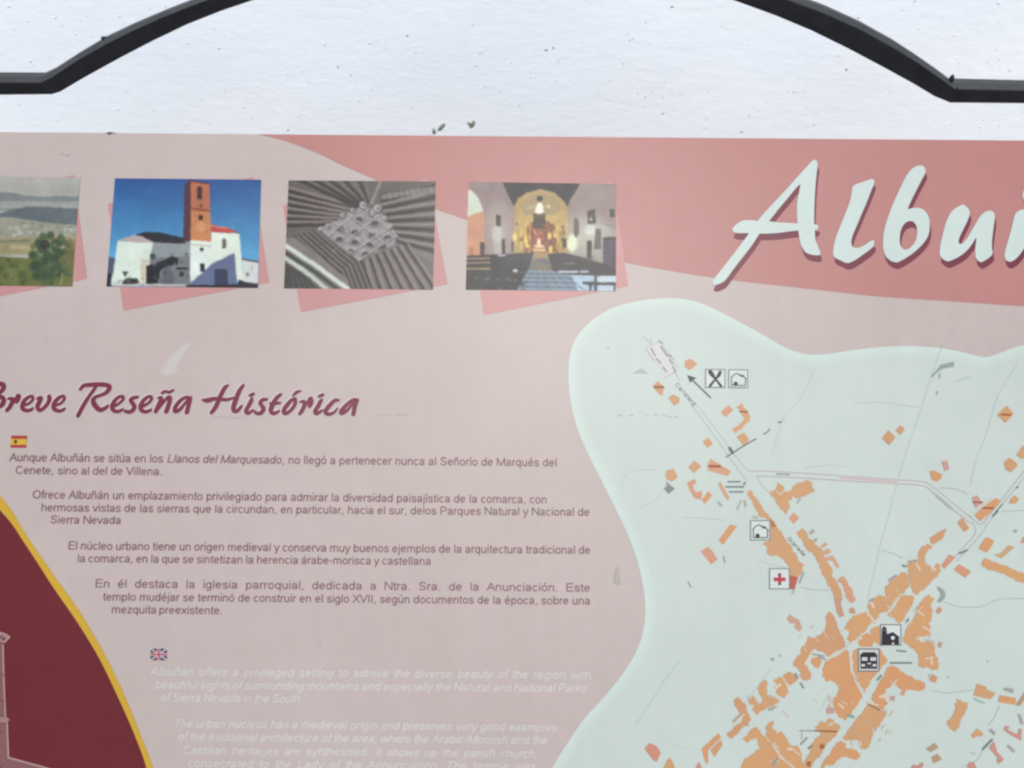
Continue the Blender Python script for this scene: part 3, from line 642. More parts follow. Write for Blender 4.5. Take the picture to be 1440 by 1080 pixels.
# ------------------------------------------------------------------ title
zA, zL, zU = Z(990, 210, 5.145), Z(1150, 220, 6.355), Z(1300, 220, 6.353)
A1 = zA([(780,85),(797,76),(815,85),(822,112),(812,180),(803,280),(797,400),(795,480),(795,540),(800,600),(803,650),(820,700),(845,755),(828,770),(780,765),(738,752),(715,725),(695,680),(685,620),(678,560),(672,500),(670,440),(672,380),(682,330),(700,245),(660,285),(600,360),(540,430),(470,520),(400,610),(350,690),(280,780),(210,870),(150,955),(120,970),(80,985),(55,975),(65,945),(110,890),(180,800),(250,710),(310,630),(385,520),(450,445),(520,370),(600,285),(680,195),(740,130)])
A2 = zA([(200,580),(225,550),(275,515),(340,513),(400,522),(470,522),(560,532),(680,537),(760,540),(800,545),(822,548),(826,565),(810,590),(760,585),(680,588),(600,597),(520,608),(430,612),(330,607),(215,608)])
L1 = zL([(305,300),(308,268),(340,250),(400,230),(470,205),(490,203),(502,215),(500,250),(480,295),(440,400),(400,490),(350,610),(310,700),(295,760),(300,800),(320,818),(360,820),(410,800),(450,770),(490,748),(503,760),(500,795),(470,830),(400,880),(330,930),(262,960),(200,930),(145,905),(132,870),(140,800),(160,720),(200,620),(250,500),(290,390)])
B1 = zL([(820,130),(860,95),(920,80),(945,90),(962,120),(955,160),(920,220),(870,320),(830,400),(795,480),(840,462),(900,460),(950,480),(990,540),(1000,620),(990,700),(950,770),(880,840),(800,900),(720,945),(690,950),(640,930),(600,890),(582,830),(578,760),(590,660),(610,590),(640,500),(680,400),(740,270),(785,180)])
B2 = zL([(820,575),(855,585),(880,620),(887,680),(875,750),(845,800),(800,835),(765,835),(740,810),(728,770),(730,700),(745,640),(775,595)])
U1 = zU([(340,430),(365,445),(390,470),(405,500),(390,560),(350,640),(310,720),(298,770),(320,790),(360,760),(410,680),(450,610),(490,540),(530,500),(570,485),(600,488),(622,510),(625,560),(612,650),(600,740),(598,820),(608,865),(590,895),(530,935),(500,950),(465,925),(450,890),(450,820),(465,710),(420,790),(370,850),(310,895),(240,930),(200,942),(150,910),(130,880),(140,780),(160,700),(185,600),(215,530),(250,480),(300,450)])
nn = [(870,475),(850,480),(820,500),(800,530),(785,600),(765,680),(735,780),(710,870),(712,910),(745,945),(790,935),(840,890),(889,820),(930,745),(975,680),(960,760),(945,870),(950,930),(1000,950),(1045,900),(1030,830),(1040,740),(1060,640),(1080,540),(1070,490),(1030,470),(980,500),(930,570),(885,660),(912,570),(925,500),(905,476)]
N1 = zU(nn); N2 = zU([(x + 760, y + 8) for x, y in nn])
T1 = zU([(880,310),(930,290),(990,310),(1050,290),(1060,320),(1010,350),(950,340),(895,365),(876,388),(872,340)])
a1 = zU([(1330,480),(1280,470),(1220,520),(1160,640),(1140,780),(1150,880),(1190,940),(1240,930),(1310,840),(1300,900),(1330,945),(1390,920),(1400,880),(1385,850),(1400,740),(1430,560),(1440,490),(1400,470)])
a2 = zU([(1310,560),(1250,640),(1220,740),(1225,820),(1260,810),(1310,700),(1330,600)])
a3 = zU([(1350,400),(1430,330),(1450,350),(1380,420)])
TP = [(A1, ()), (A2, ()), (L1, ()), (B1, (B2,)), (U1, ()), (N1, ()), (T1, ()), (a1, (a2,)), (a3, ()), (N2, ())]
p = Print(0.6)
for q, h in TP: p.poly(q, (122, 50, 68), h, 1, (2.4, 9.2))
tl = p.build('title_shadow', panel, 'dark rose drop shadow printed under the title letters')
p = Print(1.0)
for q, h in TP: p.poly(q, (214, 229, 221), h, 1)
p.build('title_lettering', panel, 'white brush lettering of the village name')

# ------------------------------------------------------------------ section heading
h1, h2, h3, h4 = Z(0, 520, 9.6), Z(90, 520, 7.579), Z(270, 520, 11.077), Z(380, 520, 11.077)
ee = [(545,385,18),(600,350,16),(632,310,20),(625,285,24),(590,290,24),(545,330,32),(515,390,36),(530,430,34),(570,445,26),(615,430,20),(628,420,14)]
H = []
for s_ in ([(-120,200,30),(-40,185,40),(30,195,55),(52,235,50),(20,290,40),(-40,330,30)], [(-40,340,35),(30,375,50),(52,420,50),(20,480,45),(-80,510,40),(-160,480,30)], [(-60,220,30),(-110,360,40),(-160,520,50)],
           [(120,390,25),(175,395,40),(160,450,42),(130,510,40),(95,548,35)], [(140,510,25),(190,430,22),(250,345,35),(250,390,50),(228,430,40)],
           [(330,480,22),(400,450,20),(445,400,23),(438,360,28),(400,365,30),(340,410,40),(305,480,45),(315,530,45),(370,550,35),(420,540,28),(445,520,18)],
           [(505,390,20),(555,380,40),(530,440,45),(510,500,45),(535,545,40),(590,520,32),(650,450,35),(670,400,45),(665,360,40)],
           [(755,480,22),(825,450,20),(868,400,23),(862,360,28),(822,365,30),(765,410,40),(727,480,45),(738,530,45),(795,555,35),(845,545,28),(875,525,18)]): H.append(h1(s_))
for s_ in ([(175,210,20),(215,168,28),(300,160,36),(400,156,36),(470,168,38),(485,195,38),(450,245,28),(390,272,22),(340,290,25),(312,325,35),(330,375,45),(380,425,42),(430,415,28),(470,385,20)],
           [(338,185,22),(280,270,25),(220,360,28),(150,490,30)], ee,
           [(785,290,20),(740,300,28),(712,325,28),(735,360,34),(752,395,36),(730,435,32),(690,450,28),(655,440,26)], [(x + 302, y + 3, w_) for x, y, w_ in ee],
           [(1010,300,18),(1042,305,30),(1012,370,32),(978,445,30)], [(995,430,16),(1050,360,18),(1105,300,26),(1132,300,32),(1118,370,34),(1090,445,36)], [(1048,246,20),(1085,230,20),(1120,240,20),(1166,218,15)],
           [(1350,300,22),(1300,295,24),(1230,340,28),(1185,410,34),(1190,445,28),(1240,420,24),(1300,350,20),(1345,300,24)], [(1352,300,26),(1332,370,32),(1310,452,36)]): H.append(h2(s_))
for s_ in ([(560,242,20),(510,285,45),(440,420,50),(375,570,50),(305,668,36)], [(168,470,20),(240,478,56),(330,455,46),(430,455,46),(540,465,34),(650,440,22)], [(800,242,28),(740,330,48),(690,450,55),(650,580,60),(662,640,52),(712,636,38),(775,565,22)],
           [(935,445,25),(925,480,45),(880,570,48),(845,640,50),(870,675,40),(910,660,30),(950,625,18)], [(908,400,36),(958,376,34)],
           [(1165,460,28),(1110,465,40),(1062,510,40),(1090,560,48),(1115,610,50),(1080,668,45),(1020,682,38),(978,650,30)],
           [(1382,385,32),(1320,440,45),(1260,540,55),(1230,620,55),(1255,675,45),(1310,670,35),(1358,640,20)], [(1220,525,22),(1290,520,34),(1372,515,24)]): H.append(h3(s_))
for s_ in ([(390,450,36),(330,480,42),(250,570,52),(215,640,54),(235,682,38),(300,650,34),(370,570,38),(395,490,40),(380,450,34)], [(360,402,20),(410,352,32),(472,330,14)],
           [(470,500,20),(530,495,38),(530,560,45),(500,630,45),(462,685,36)], [(510,620,24),(570,530,24),(630,440,38),(640,510,52),(612,570,36)],
           [(800,470,30),(780,500,45),(740,580,48),(700,650,50),(725,680,42),(770,660,30),(815,630,18)], [(766,415,36),(820,390,34)],
           [(1062,475,28),(1010,475,38),(940,540,45),(870,630,52),(872,675,46),(930,690,36),(1000,660,24),(1052,600,14)],
           [(1362,470,32),(1290,470,34),(1190,550,42),(1110,640,50),(1112,680,38),(1190,640,30),(1290,530,26),(1360,470,34)], [(1357,475,38),(1320,570,48),(1295,690,50)]): H.append(h4(s_))
p = Print(0.5)
for s_ in H: p.stroke(s_, (222, 208, 208), off=(-1.5, -1.5), grow=2.2)
hd = p.build('heading_highlight', panel, 'pale edge printed under the heading letters')
p = Print(0.9)
for s_ in H: p.stroke(s_, (128, 44, 66), grow=1.7)
p.build('heading_lettering', panel, 'dark red brush lettering of the heading')

# ------------------------------------------------------------------ paragraphs
TX, TE = (131, 90, 98), (221, 219, 215)
def para(lines, col, label):
    p = Print(0.5)
    for body, xa, ya, xb, yb, h, ws, sh in lines: p.text(body, xa, ya, xb, yb, h * .95, col, ws, sh, .155 if col == TE else .14, .25 if col == TE else .12)
    p.build('paragraph', panel, label)
para([('Aunque Albuñán se sitúa en los', 14, 648.5, 229, 650.6, 12.2, 1, 0), ('Llanos del Marquesado', 235, 650.6, 395, 652.2, 12.2, 1, .22), (', no llegó a pertenecer nunca al Señorío de Marqués del', 397, 652.2, 783, 656, 12.2, 1, 0),
      ('Cenete, sino al del de Villena.', 22, 666.5, 228, 668.5, 12.0, 1, 0)], TX, 'Spanish paragraph on the plain of the marquisate')
para([('Ofrece Albuñán un emplazamiento privilegiado para admirar la diversidad paisajística de la comarca, con', 46, 701, 769, 708, 12.2, 1, 0),
      ('hermosas vistas de las sierras que la circundan, en particular, hacia el sur, delos Parques Natural y Nacional de', 58, 719, 829, 725.5, 12.0, 1, 0),
      ('Sierra Nevada', 71, 736, 170, 737, 12.0, 1, 0)], TX, 'Spanish paragraph on the views of the mountains')
para([('El núcleo urbano tiene un origen medieval y conserva muy buenos ejemplos de la arquitectura tradicional de', 96, 772.8, 830, 779, 12.2, .9, 0),
      ('la comarca, en la que se sintetizan la herencia árabe-morisca y castellana', 109, 790.5, 606, 794.5, 12.0, .8, 0)], TX, 'Spanish paragraph on the medieval town')
para([('En él destaca la iglesia parroquial, dedicada a Ntra. Sra. de la Anunciación. Este', 134, 826, 830, 832, 12.2, 2.1, 0),
      ('templo mudéjar se terminó de construir en el siglo XVII, según documentos de la época, sobre una', 145, 844.5, 830, 850.3, 12.0, 1.0, 0),
      ('mezquita preexistente.', 157, 862.4, 313, 863.8, 12.0, .6, 0)], TX, 'Spanish paragraph on the parish church')
para([('Albuñán offers a privileged setting to admire the diverse beauty of the region with', 212, 949.5, 830, 954.5, 12, 1.5, .22),
      ('beautiful sights of surrounding mountains and especially the Natural and National Parks', 218, 968, 824, 973, 12, .8, .22),
      ('of Sierra Nevada in the South.', 226, 986, 425, 988, 12, .9, .22)], TE, 'pale English paragraph on the views')
para([('The urban nucleus has a medieval origin and preserves very good examples', 244, 1022.5, 782, 1028, 12, 1, .22),
      ('of the traditional architecture of the area, where the Arabic-Moorish and the', 250, 1041, 769, 1046, 12, .9, .22),
      ('Castilian heritages are synthesised. It shows up the parish church,', 257, 1060, 755, 1065, 12, 1.7, .22),
      ('consecrated to the Lady of the Annunciation. The temple was', 264, 1078.5, 752, 1083, 12, 1.7, .22)], TE, 'pale English paragraph on the town and church')

# flags
p = Print(0.5)
p.poly([(16, 613), (38.5, 613.2), (37.3, 629.6), (15, 629.4)], (226, 182, 62))
p.poly([(16, 612.6), (38.5, 612.8), (38.2, 617.3), (15.7, 617.1)], (178, 62, 62)); p.poly([(15.3, 625.4), (37.6, 625.6), (37.3, 629.8), (15, 629.6)], (178, 62, 62))
p.poly(disc(22.2, 621, 2.6, 10, 3.2), (96, 78, 52)); p.poly(disc(22.2, 619.2, 1.2, 8), (150, 90, 60))
p.build('flag', panel, 'small red and yellow Spanish flag')
p = Print(0.5)
x0, y0, x1, y1 = 212, 912, 235, 928.6
p.poly(rect(x0, y0, x1, y1), (56, 64, 94))
for q in ([(x0, y0), (x1, y1)], [(x1, y0), (x0, y1)]): p.stroke(q, (206, 204, 208), 2.5)
for q in ([(x0 + 1, y0 + 1.4), (x1 - 1, y1 - .4)], [(x1 - 1, y0 + 1.4), (x0 + 1, y1 - .4)]): p.stroke(q, (196, 120, 136), .9)
p.poly(rect(x0, 918.2, x1, 922.2), (214, 206, 208)); p.poly(rect(221.3, y0, 225.7, y1), (214, 206, 208))
p.poly(rect(x0, 919.2, x1, 921.3), (190, 58, 88)); p.poly(rect(222.4, y0, 224.7, y1), (190, 58, 88))
p.build('flag', panel, 'small blue white and red British flag')

# ------------------------------------------------------------------ town map
outl = [(777,1079),(800.5,1041),(822,1010),(850,979.5),(880,941),(899,906),(907,870),(906,835),(898,795),(885,757),(866,716),(845,674),(826,636),(811,600),(802.5,565),(799.5,532),(801,503),(808,480),(822,460),(843,443),(870,430),(900,423),(930,419.6),(960,420.5),(985,426.5),(1012,438.5),(1040,453),(1071,470),(1100,487),(1121,495),(1141,499),(1165,497.5),(1200,492.5),(1240,488),(1280,486.8),(1320,489.3),(1350,494.5),(1370,499.5),(1384,502.5),(1400,498.5),(1420,491),(1440,485)]
outl = catmull([(700, 1270), (735, 1160)] + outl + [(1480, 476), (1560, 480), (1650, 500), (X1 - 12, 508)], 4) + [(X1 - 12, YBOT - 12), (690, YBOT - 12)]
LAND = (210, 221, 212)
p = Print(0.4); p.poly(outl, (216, 232, 222)); tm = p.build('town_map', panel, 'pale green town plan with a lighter rim')
def inset_poly(pts, d):
    out = []; n = len(pts)
    for i in range(n):
        a, b_ = pts[i - 3], pts[(i + 3) % n]; dx, dy = b_[0] - a[0], b_[1] - a[1]; L = math.hypot(dx, dy) or 1
        out.append((pts[i][0] - dy / L * d, pts[i][1] + dx / L * d))
    return out
p = Print(0.6); 
for k in range(6):
    f_ = (k + 1) / 6; p.poly(inset_poly(outl, 3 + 2.4 * k), tuple(a * (1 - f_) + b_ * f_ for a, b_ in zip((216, 232, 222), LAND)))
p.build('land', tm)

p = Print(0.8)
GR, WH = (176, 176, 174), (209, 221, 213)
def road(a, b_, w_=1.0, c_=GR, fill=True):
    if fill: p.poly(a + b_[::-1], WH)
    p.stroke(a, c_, w_, n=3); p.stroke(b_, c_, w_, n=3)
road([(971, 568), (1000, 607), (1030, 649), (1049, 675)], [(977, 565.6), (1005, 602), (1030, 636), (1050, 660.5)], .9)
RG_ = (190, 168, 166)
road([(1050, 661), (1056, 662.3), (1100, 663.6), (1180, 669), (1261, 674.7), (1297, 677.5), (1311, 684.4), (1345, 712), (1375, 736.5)],
     [(1064, 669.5), (1075, 669.8), (1100, 670.5), (1180, 675.5), (1258, 680), (1294, 682.5), (1308, 689), (1340, 716.5), (1366, 737)], 1.25, RG_)
road([(1500, 588), (1440, 662), (1408, 703), (1384, 732.5)], [(1500, 598), (1440, 671), (1410, 708), (1386, 740)], 1.3)
road([(1366, 734), (1370.5, 741), (1370, 752), (1356, 768), (1342.5, 783)], [(1386, 740), (1379, 751), (1359, 774), (1344, 790)], 1.2)
p.stroke([(1362, 724), (1373, 735.2), (1380, 737), (1390, 725.6)], GR, 1.2, n=3)
p.stroke([(1180, 671.8), (1262, 677.5)], (212, 150, 150), 1.3)
p.stroke([(1064, 669.5), (1070, 681), (1080, 692)], GR, .9)
p.stroke([(1092, 666.4), (1110, 667.2)], (150, 152, 154), 2.2)
zz = Z(1280, 620, 9); p.stroke(zz([(285, 655, 26), (400, 745, 34), (530, 860, 34)]), (182, 190, 186)); p.stroke(zz([(310, 690), (420, 790), (520, 868)]), (160, 168, 166), 1.2)
zz = Z(1240, 720, 7.2); p.stroke(zz([(785, 420), (860, 385)]), (124, 136, 134), 3); p.stroke(zz([(1120, 40), (1160, 0)]), (130, 140, 138), 3.5)
zz = Z(1280, 620, 9); p.stroke(zz([(1060, 930), (1160, 800)]), (128, 138, 138), 2.2); p.stroke(zz([(1085, 900), (1095, 885)]), (90, 96, 98), 3); p.stroke(zz([(1340, 595), (1355, 585)]), (130, 136, 136), 2.6)
# car park box at the road's end
zz = Z(860, 460, 7.2)
p.poly(zz([(345, 215), (490, 148), (640, 440), (565, 500)]), (219, 221, 217))
for q in ([(345, 215), (490, 148)], [(490, 148), (680, 420)], [(345, 215), (430, 350)], [(530, 515), (640, 455)], [(330, 95), (400, 180)], [(395, 110), (410, 170)], [(640, 460), (690, 540)], [(600, 300), (640, 330)]): p.stroke(zz(q), (178, 180, 178), .8)
for q in ([(400, 220), (440, 290)], [(455, 320), (500, 370)], [(520, 410), (555, 450)], [(480, 140), (510, 165)], [(500, 200), (560, 290)], [(560, 290), (600, 290)], [(585, 330), (615, 370)], [(620, 400), (645, 450)]): p.stroke(zz(q), (174, 160, 160), 2.8)
rd = p.build('road', tm, 'grey double lines of the roads')

p = Print(0.9); CN = (194, 206, 199)
for q in ([(1345, 459), (1334, 475), (1323, 490), (1305, 543), (1292, 584), (1278, 623), (1267, 659), (1258, 690), (1247, 734), (1238, 765), (1220, 842)],
          [(1430, 512), (1403, 557), (1385, 615), (1372, 648), (1364, 682)], [(1145, 520), (1128, 556), (1108, 580)], [(1200, 567), (1240, 566), (1292, 573)],
          [(1130, 658), (1165, 654), (1190, 656)], [(927, 660), (893, 662), (880, 668), (873, 685)], [(945, 660), (926, 700), (900, 714)], [(960, 727), (1020, 731)], [(1066, 788), (1090, 795), (1104, 798)],
          [(955, 930), (934, 957), (916, 986), (893, 1020)], [(1085, 940), (1050, 985)], [(945, 1047), (965, 1052)], [(1100, 590), (1085, 640)], [(1165, 975), (1160, 985), (1155, 998)]): p.stroke(q, CN, 1.0, n=4)
for q in ([(1327, 846), (1348, 853), (1379, 853), (1397, 845), (1420, 841.5), (1470, 843)], [(1311, 971), (1325, 974), (1337, 974), (1359, 971), (1371, 970), (1387, 970)], [(1405, 992), (1398, 1008), (1390, 1019)],
          [(1382, 1053), (1373, 1069), (1352, 1078)], [(1240, 774), (1254, 778), (1269, 784.5)], [(1126, 826), (1147, 829.7), (1166, 829.7)], [(1322, 686), (1345, 688), (1360, 695)], [(1408, 719), (1440, 717.5)], [(1343, 536), (1363, 530)]): p.stroke(q, (176, 188, 182), 1.0, n=4)
for x, y, w_ in ((888, 584, 6), (908, 584, 3), (922, 583, 5), (933, 584, 7), (942, 586, 4), (951, 586.5, 5), (872, 584, 8)): p.stroke([(x - w_ / 2, y), (x + w_ / 2, y + .4)], (172, 186, 180), 1.4)
p.poly([(889, 525), (902, 518), (912, 525.5)], (178, 190, 184))
for x, y, r in ((1086, 927, 3), (1096, 922, 2), (1124, 950, 1.5), (1427, 747, 3), (1270, 795, 2.2), (855, 490, 1.5), (1102, 589, 1.3), (1333, 952, 1.6), (1388, 930, 1.5)): p.poly(disc(x, y, r, 8, r * .8), (160, 172, 168))
zz = Z(1100, 440, 3.6); p.poly(zz([(800, 262), (866, 247), (869, 272), (812, 283), (782, 302), (757, 330), (752, 320), (778, 292)]), (152, 170, 162))
p.stroke(zz([(795, 312), (795, 328)]), (160, 172, 166), 2.6); p.stroke(zz([(783, 398), (780, 414)]), (166, 178, 172), 2.2)
zz = Z(1140, 820, 7.2); p.stroke(zz([(1290, 50, 30), (1325, 85, 48), (1335, 130, 50), (1300, 178, 40)]), (158, 168, 158))
p.build('contour_line', tm)

OR = [(218, 165, 114), (214, 165, 117), (220, 161, 111), (212, 160, 115)]
PK = [(218, 163, 126), (216, 166, 134), (218, 158, 126)]
GY = [(176, 172, 162), (170, 168, 164)]
RS = [(206, 146, 136), (208, 150, 138)]
p = Print(1.0); Rb = random.Random(11)
def jag(pts):
    if len(pts) < 10: return pts
    out = []
    for a, b_ in zip(pts, pts[1:] + pts[:1]):
        out.append(a); L = math.hypot(b_[0] - a[0], b_[1] - a[1])
        if L > 9 and 0 <= a[0] <= 1440:
            nx, ny = -(b_[1] - a[1]) / L, (b_[0] - a[0]) / L; d = Rb.choice((-1.5, 1.3, -.9, 1.0)); t0 = Rb.uniform(.25, .45); t1 = t0 + Rb.uniform(.2, .4)
            for t_, k in ((t0, 0), (t0, d), (t1, d), (t1, 0)): out.append((a[0] + (b_[0] - a[0]) * t_ + nx * k, a[1] + (b_[1] - a[1]) * t_ + ny * k))
    return out
def blds(zf, polys, pal=OR):
    for q in polys: p.poly(jag(zf(q)), Rb.choice(pal), smooth=0)
RA, RB_, RC, RD_, RE = Z(860, 460, 7.2), Z(900, 560, 7.2), Z(960, 660, 6), Z(1080, 680, 6), Z(1140, 820, 7.2)
RF, RG, RH, RI, RJ, RK, RL = Z(1040, 820, 7.2), Z(1100, 930, 7.2), Z(1240, 720, 7.2), Z(1010, 980, 10.286), Z(880, 930, 5.54), Z(1240, 930, 7.2), Z(1280, 620, 9)
RM = Z(1100, 440, 3.6)
blds(RA, [[(740,345),(795,318),(868,368),(830,410),(785,437),(738,402)], [(413,600),(470,545),(530,610),(515,692),(480,680)], [(570,720),(620,678),(688,715),(688,760),(635,797)]])
blds(RB_, [[(815,140),(895,70),(942,120),(865,192)]], PK)
blds(RB_, [[(970,85),(1030,52),(1092,140),(1118,195),(1082,250),(960,348),(928,315),(1040,235),(1055,200),(1020,150)], [(975,390),(1050,345),(1108,422),(1050,485)], [(632,440),(690,398),(738,460),(680,504)], [(485,700),(550,630),(622,690),(545,758)], [(258,735),(340,713),(382,800),(320,847),(260,812)]])
blds(RB_, [[(475,855),(550,815),(572,850),(532,890),(562,950),(630,940),(618,1028),(550,1012),(500,930)], [(678,690),(710,612),(922,740),(887,787),(690,732)], [(788,870),(810,842),(908,1010),(885,1034),(840,970)]], PK)
blds(RB_, [[(622,1032),(690,940),(728,985),(660,1068)]])
blds(RC, [[(540,200),(570,168),(640,270),(740,410),(790,480),(860,580),(922,650),(927,690),(968,740),(978,775),(1022,800),(1000,880),(970,912),(900,892),(900,830),(870,790),(820,740),(790,725),(740,732),(705,702),(715,660),(668,630),(735,600),(735,430),(650,400),(610,330)],
          [(725,190),(780,170),(800,110),(855,150),(850,185),(900,185),(930,140),(1050,88),(1085,110),(1112,187),(960,247),(930,225),(890,280),(907,320),(870,382),(820,330)], [(300,600),(400,463),(457,480),(340,637)]])
blds(RC, [[(893,410),(935,363),(982,410),(935,463)], [(148,690),(215,653),(250,690),(292,760),(240,802)]], PK)
blds(RD_, [[(235,410),(290,373),(325,410),(340,460),(380,480),(420,530),(460,560),(470,610),(520,690),(547,730),(535,775),(590,850),(630,958),(553,958),(530,890),(480,800),(440,720),(410,650),(370,580),(345,580),(320,550)]])
blds(RD_, [[(340,410),(375,383),(397,405),(360,432)], [(385,470),(410,458),(417,480),(390,492)]], GY)
blds(RD_, [[(440,525),(485,493),(502,515),(450,547)], [(455,572),(510,543),(532,580),(480,607)], [(470,627),(545,603),(602,700),(580,717),(540,650),(490,652)], [(580,830),(600,795),(635,778),(665,820),(702,880),(742,985),(705,1012),(680,990),(640,900),(615,835)]], PK)
blds(RE, [[(230,148),(322,148),(302,200),(337,330),(290,347),(260,290)], [(385,260),(430,243),(452,290),(440,312),(390,302)]], [(206, 156, 128)])
blds(RF, [[(870,330),(905,283),(947,320),(1067,600),(1060,640),(900,742),(850,700),(750,658),(720,700),(650,820),(700,850),(727,940),(680,992),(620,962),(600,880),(538,832),(560,770),(618,710),(618,660),(678,590),(690,535),(760,558),(830,510),(870,450)], [(730,760),(790,742),(832,790),(800,862),(760,852),(718,800)]])
blds(RF, [[(475,360),(505,312),(545,345),(600,370),(634,455),(600,490),(555,450),(560,400),(515,410)]], [(208, 164, 138)])
blds(RG, [[(428,8),(648,-122),(680,-90),(672,20),(690,90),(730,190),(800,330),(812,360),(760,440),(690,540),(640,597),(570,562),(530,480),(508,410),(550,340),(572,280),(540,220),(490,190),(440,207),(403,150)],
          [(705,-60),(740,-130),(985,-130),(1062,-20),(1060,5),(960,112),(862,260),(832,320),(782,230),(742,150),(715,60)],
          [(1060,60),(1110,40),(1160,60),(1250,130),(1340,180),(1440,215),(1445,270),(1380,302),(1330,290),(1250,290),(1230,342),(1190,342),(1210,290),(1140,230),(1100,190),(1090,260),(1040,280),(1050,310),(1000,340),(1050,400),(1072,420),(1010,492),(960,470),(898,380),(940,290),(1000,180),(1040,110)],
          [(850,450),(880,420),(960,460),(1057,520),(1010,600),(940,692),(900,660),(922,730),(890,830),(840,892),(780,862),(800,810),(700,790),(640,802),(608,770),(660,700),(740,590)],
          [(530,850),(590,800),(640,830),(640,880),(700,880),(792,940),(750,1002),(690,982),(640,962),(590,972),(510,1052),(440,1042),(400,1150),(300,1230),(420,1000)],
          [(328,670),(390,600),(440,620),(460,578),(500,580),(587,650),(560,720),(500,790),(440,850),(400,930),(330,1000),(250,1150),(130,1200),(240,980),(290,880),(330,780),(390,740),(370,700)]])
blds(RG, [[(438,490),(470,448),(532,480),(522,527),(450,532)], [(1088,350),(1140,348),(1132,402),(1088,392)]], [(202, 162, 152)])
blds(RE, [[(335,460),(400,360),(480,310),(540,298),(592,340),(612,400),(550,490),(480,540),(400,602),(363,560),(395,490)], [(478,612),(490,570),(530,520),(580,500),(642,580),(620,642),(500,642)], [(600,470),(650,440),(700,430),(700,600),(712,642),(640,590),(608,530)],
          [(770,320),(860,230),(890,150),(950,120),(1030,120),(1047,160),(1000,260),(930,380),(890,407),(840,350)],
          [(1060,250),(1110,190),(1190,113),(1252,160),(1210,230),(1232,270),(1222,350),(1190,410),(1212,440),(1200,520),(1150,540),(1090,540),(1080,570),(1120,602),(1200,570),(1247,600),(1252,700),(1287,760),(1282,882),(1180,852),(1088,842),(1085,720),(1000,640),(940,600),(930,560),(960,470),(1020,390),(1080,290)]])
blds(RE, [[(1263,275),(1295,238),(1332,260),(1300,312),(1270,302)], [(1283,620),(1300,588),(1332,600),(1317,652),(1290,652)], [(1200,960),(1225,930),(1278,960),(1245,1005),(1205,990)]], [(206, 158, 130)])
blds(RH, [[(28,762),(90,690),(160,640),(240,603),(265,660),(280,750),(230,812),(130,880),(100,940),(50,1012),(-20,1022),(-78,1112),(-152,952),(-110,880),(-30,840),(40,850),(30,800)],
          [(265,500),(330,478),(370,500),(358,440),(400,350),(460,318),(512,350),(450,410),(432,450),(435,510),(490,550),(500,600),(540,590),(535,530),(570,518),(597,600),(500,700),(440,772),(350,842),(310,810),(285,700),(262,600)],
          [(485,260),(560,210),(652,163),(612,270),(510,332),(490,300)], [(760,105),(810,58),(882,165),(830,202)], [(975,370),(1030,280),(1060,252),(1132,290),(1112,340),(1060,412)],
          [(1008,510),(1040,463),(1180,520),(1330,580),(1440,620),(1560,660),(1540,760),(1440,722),(1300,662),(1160,602),(1008,547)]])
blds(RH, [[(598,540),(680,428),(742,460),(630,577)], [(723,580),(780,528),(902,600),(840,667)], [(1398,310),(1430,248),(1490,262),(1480,327)]], [(214, 156, 124)])
blds(RH, [[(1123,430),(1200,418),(1280,333),(1342,355),(1210,467)]], [(206, 170, 126)])
blds(RI, [[(215,50),(280,0),(320,30),(400,110),(410,200),(472,320),(430,420),(370,420),(190,607),(112,535),(260,400),(330,370),(360,290),(310,240),(270,170)],
          [(353,605),(450,500),(480,460),(545,428),(590,480),(680,580),(780,680),(850,790),(910,880),(1000,950),(1080,1029),(1100,1150),(250,1150),(360,930),(368,900),(500,820),(600,740),(570,650),(550,590),(410,662)],
          [(678,440),(730,370),(790,343),(812,380),(780,410),(780,450),(850,530),(910,493),(950,540),(1010,650),(1060,710),(1140,700),(1182,760),(1200,870),(1212,950),(1240,1120),(1120,1030),(1000,930),(900,830),(840,720),(760,650),(690,560)]])
blds(RI, [[(198,350),(305,240),(330,258),(230,372)]], [(186, 172, 152)])
blds(RJ, [[(1023,210),(1080,138),(1107,165),(1095,200),(1100,260),(1150,270),(1197,300),(1190,320),(1100,362),(1015,417),(983,375),(1000,340),(948,320),(990,263),(1010,300),(1050,330),(1065,300)], [(1180,260),(1165,230),(1200,190),(1148,150),(1200,118),(1232,140),(1267,240),(1230,287)], [(1223,110),(1270,78),(1332,110),(1332,150),(1280,187),(1240,150)],
          [(588,680),(720,558),(742,590),(640,680),(642,790),(620,792)], [(658,690),(740,608),(752,650),(690,742)], [(260,900),(320,770),(345,748),(370,790),(400,900)]])
blds(RJ, [[(143,680),(185,633),(235,655),(272,710),(240,782),(215,772)], [(520,870),(570,778),(610,870)]], [(212, 150, 124)])
blds(RK, [[(498,170),(515,128),(562,160),(540,217),(505,202)], [(960,223),(1055,255),(1060,285),(1152,320),(1095,382),(923,345)], [(1190,338),(1352,370),(1350,437),(1173,410)], [(733,440),(760,378),(872,420),(830,540),(790,600),(782,660),(740,712),(690,680),(653,615),(720,540),(745,470)], [(898,750),(960,678),(1027,730),(1000,762),(960,755),(920,777)]])
blds(RK, [[(443,885),(530,823),(572,870),(490,917)], [(498,965),(560,933),(607,990),(520,1032)], [(1350,442),(1440,308),(1480,330),(1392,452)]], [(186, 158, 126)])
blds(RK, [[(1223,290),(1245,263),(1332,275),(1325,322)], [(1078,700),(1100,678),(1152,720),(1130,747)], [(1258,860),(1280,838),(1347,900),(1330,927)], [(1368,523),(1405,543),(1432,630),(1405,642)]], GY)
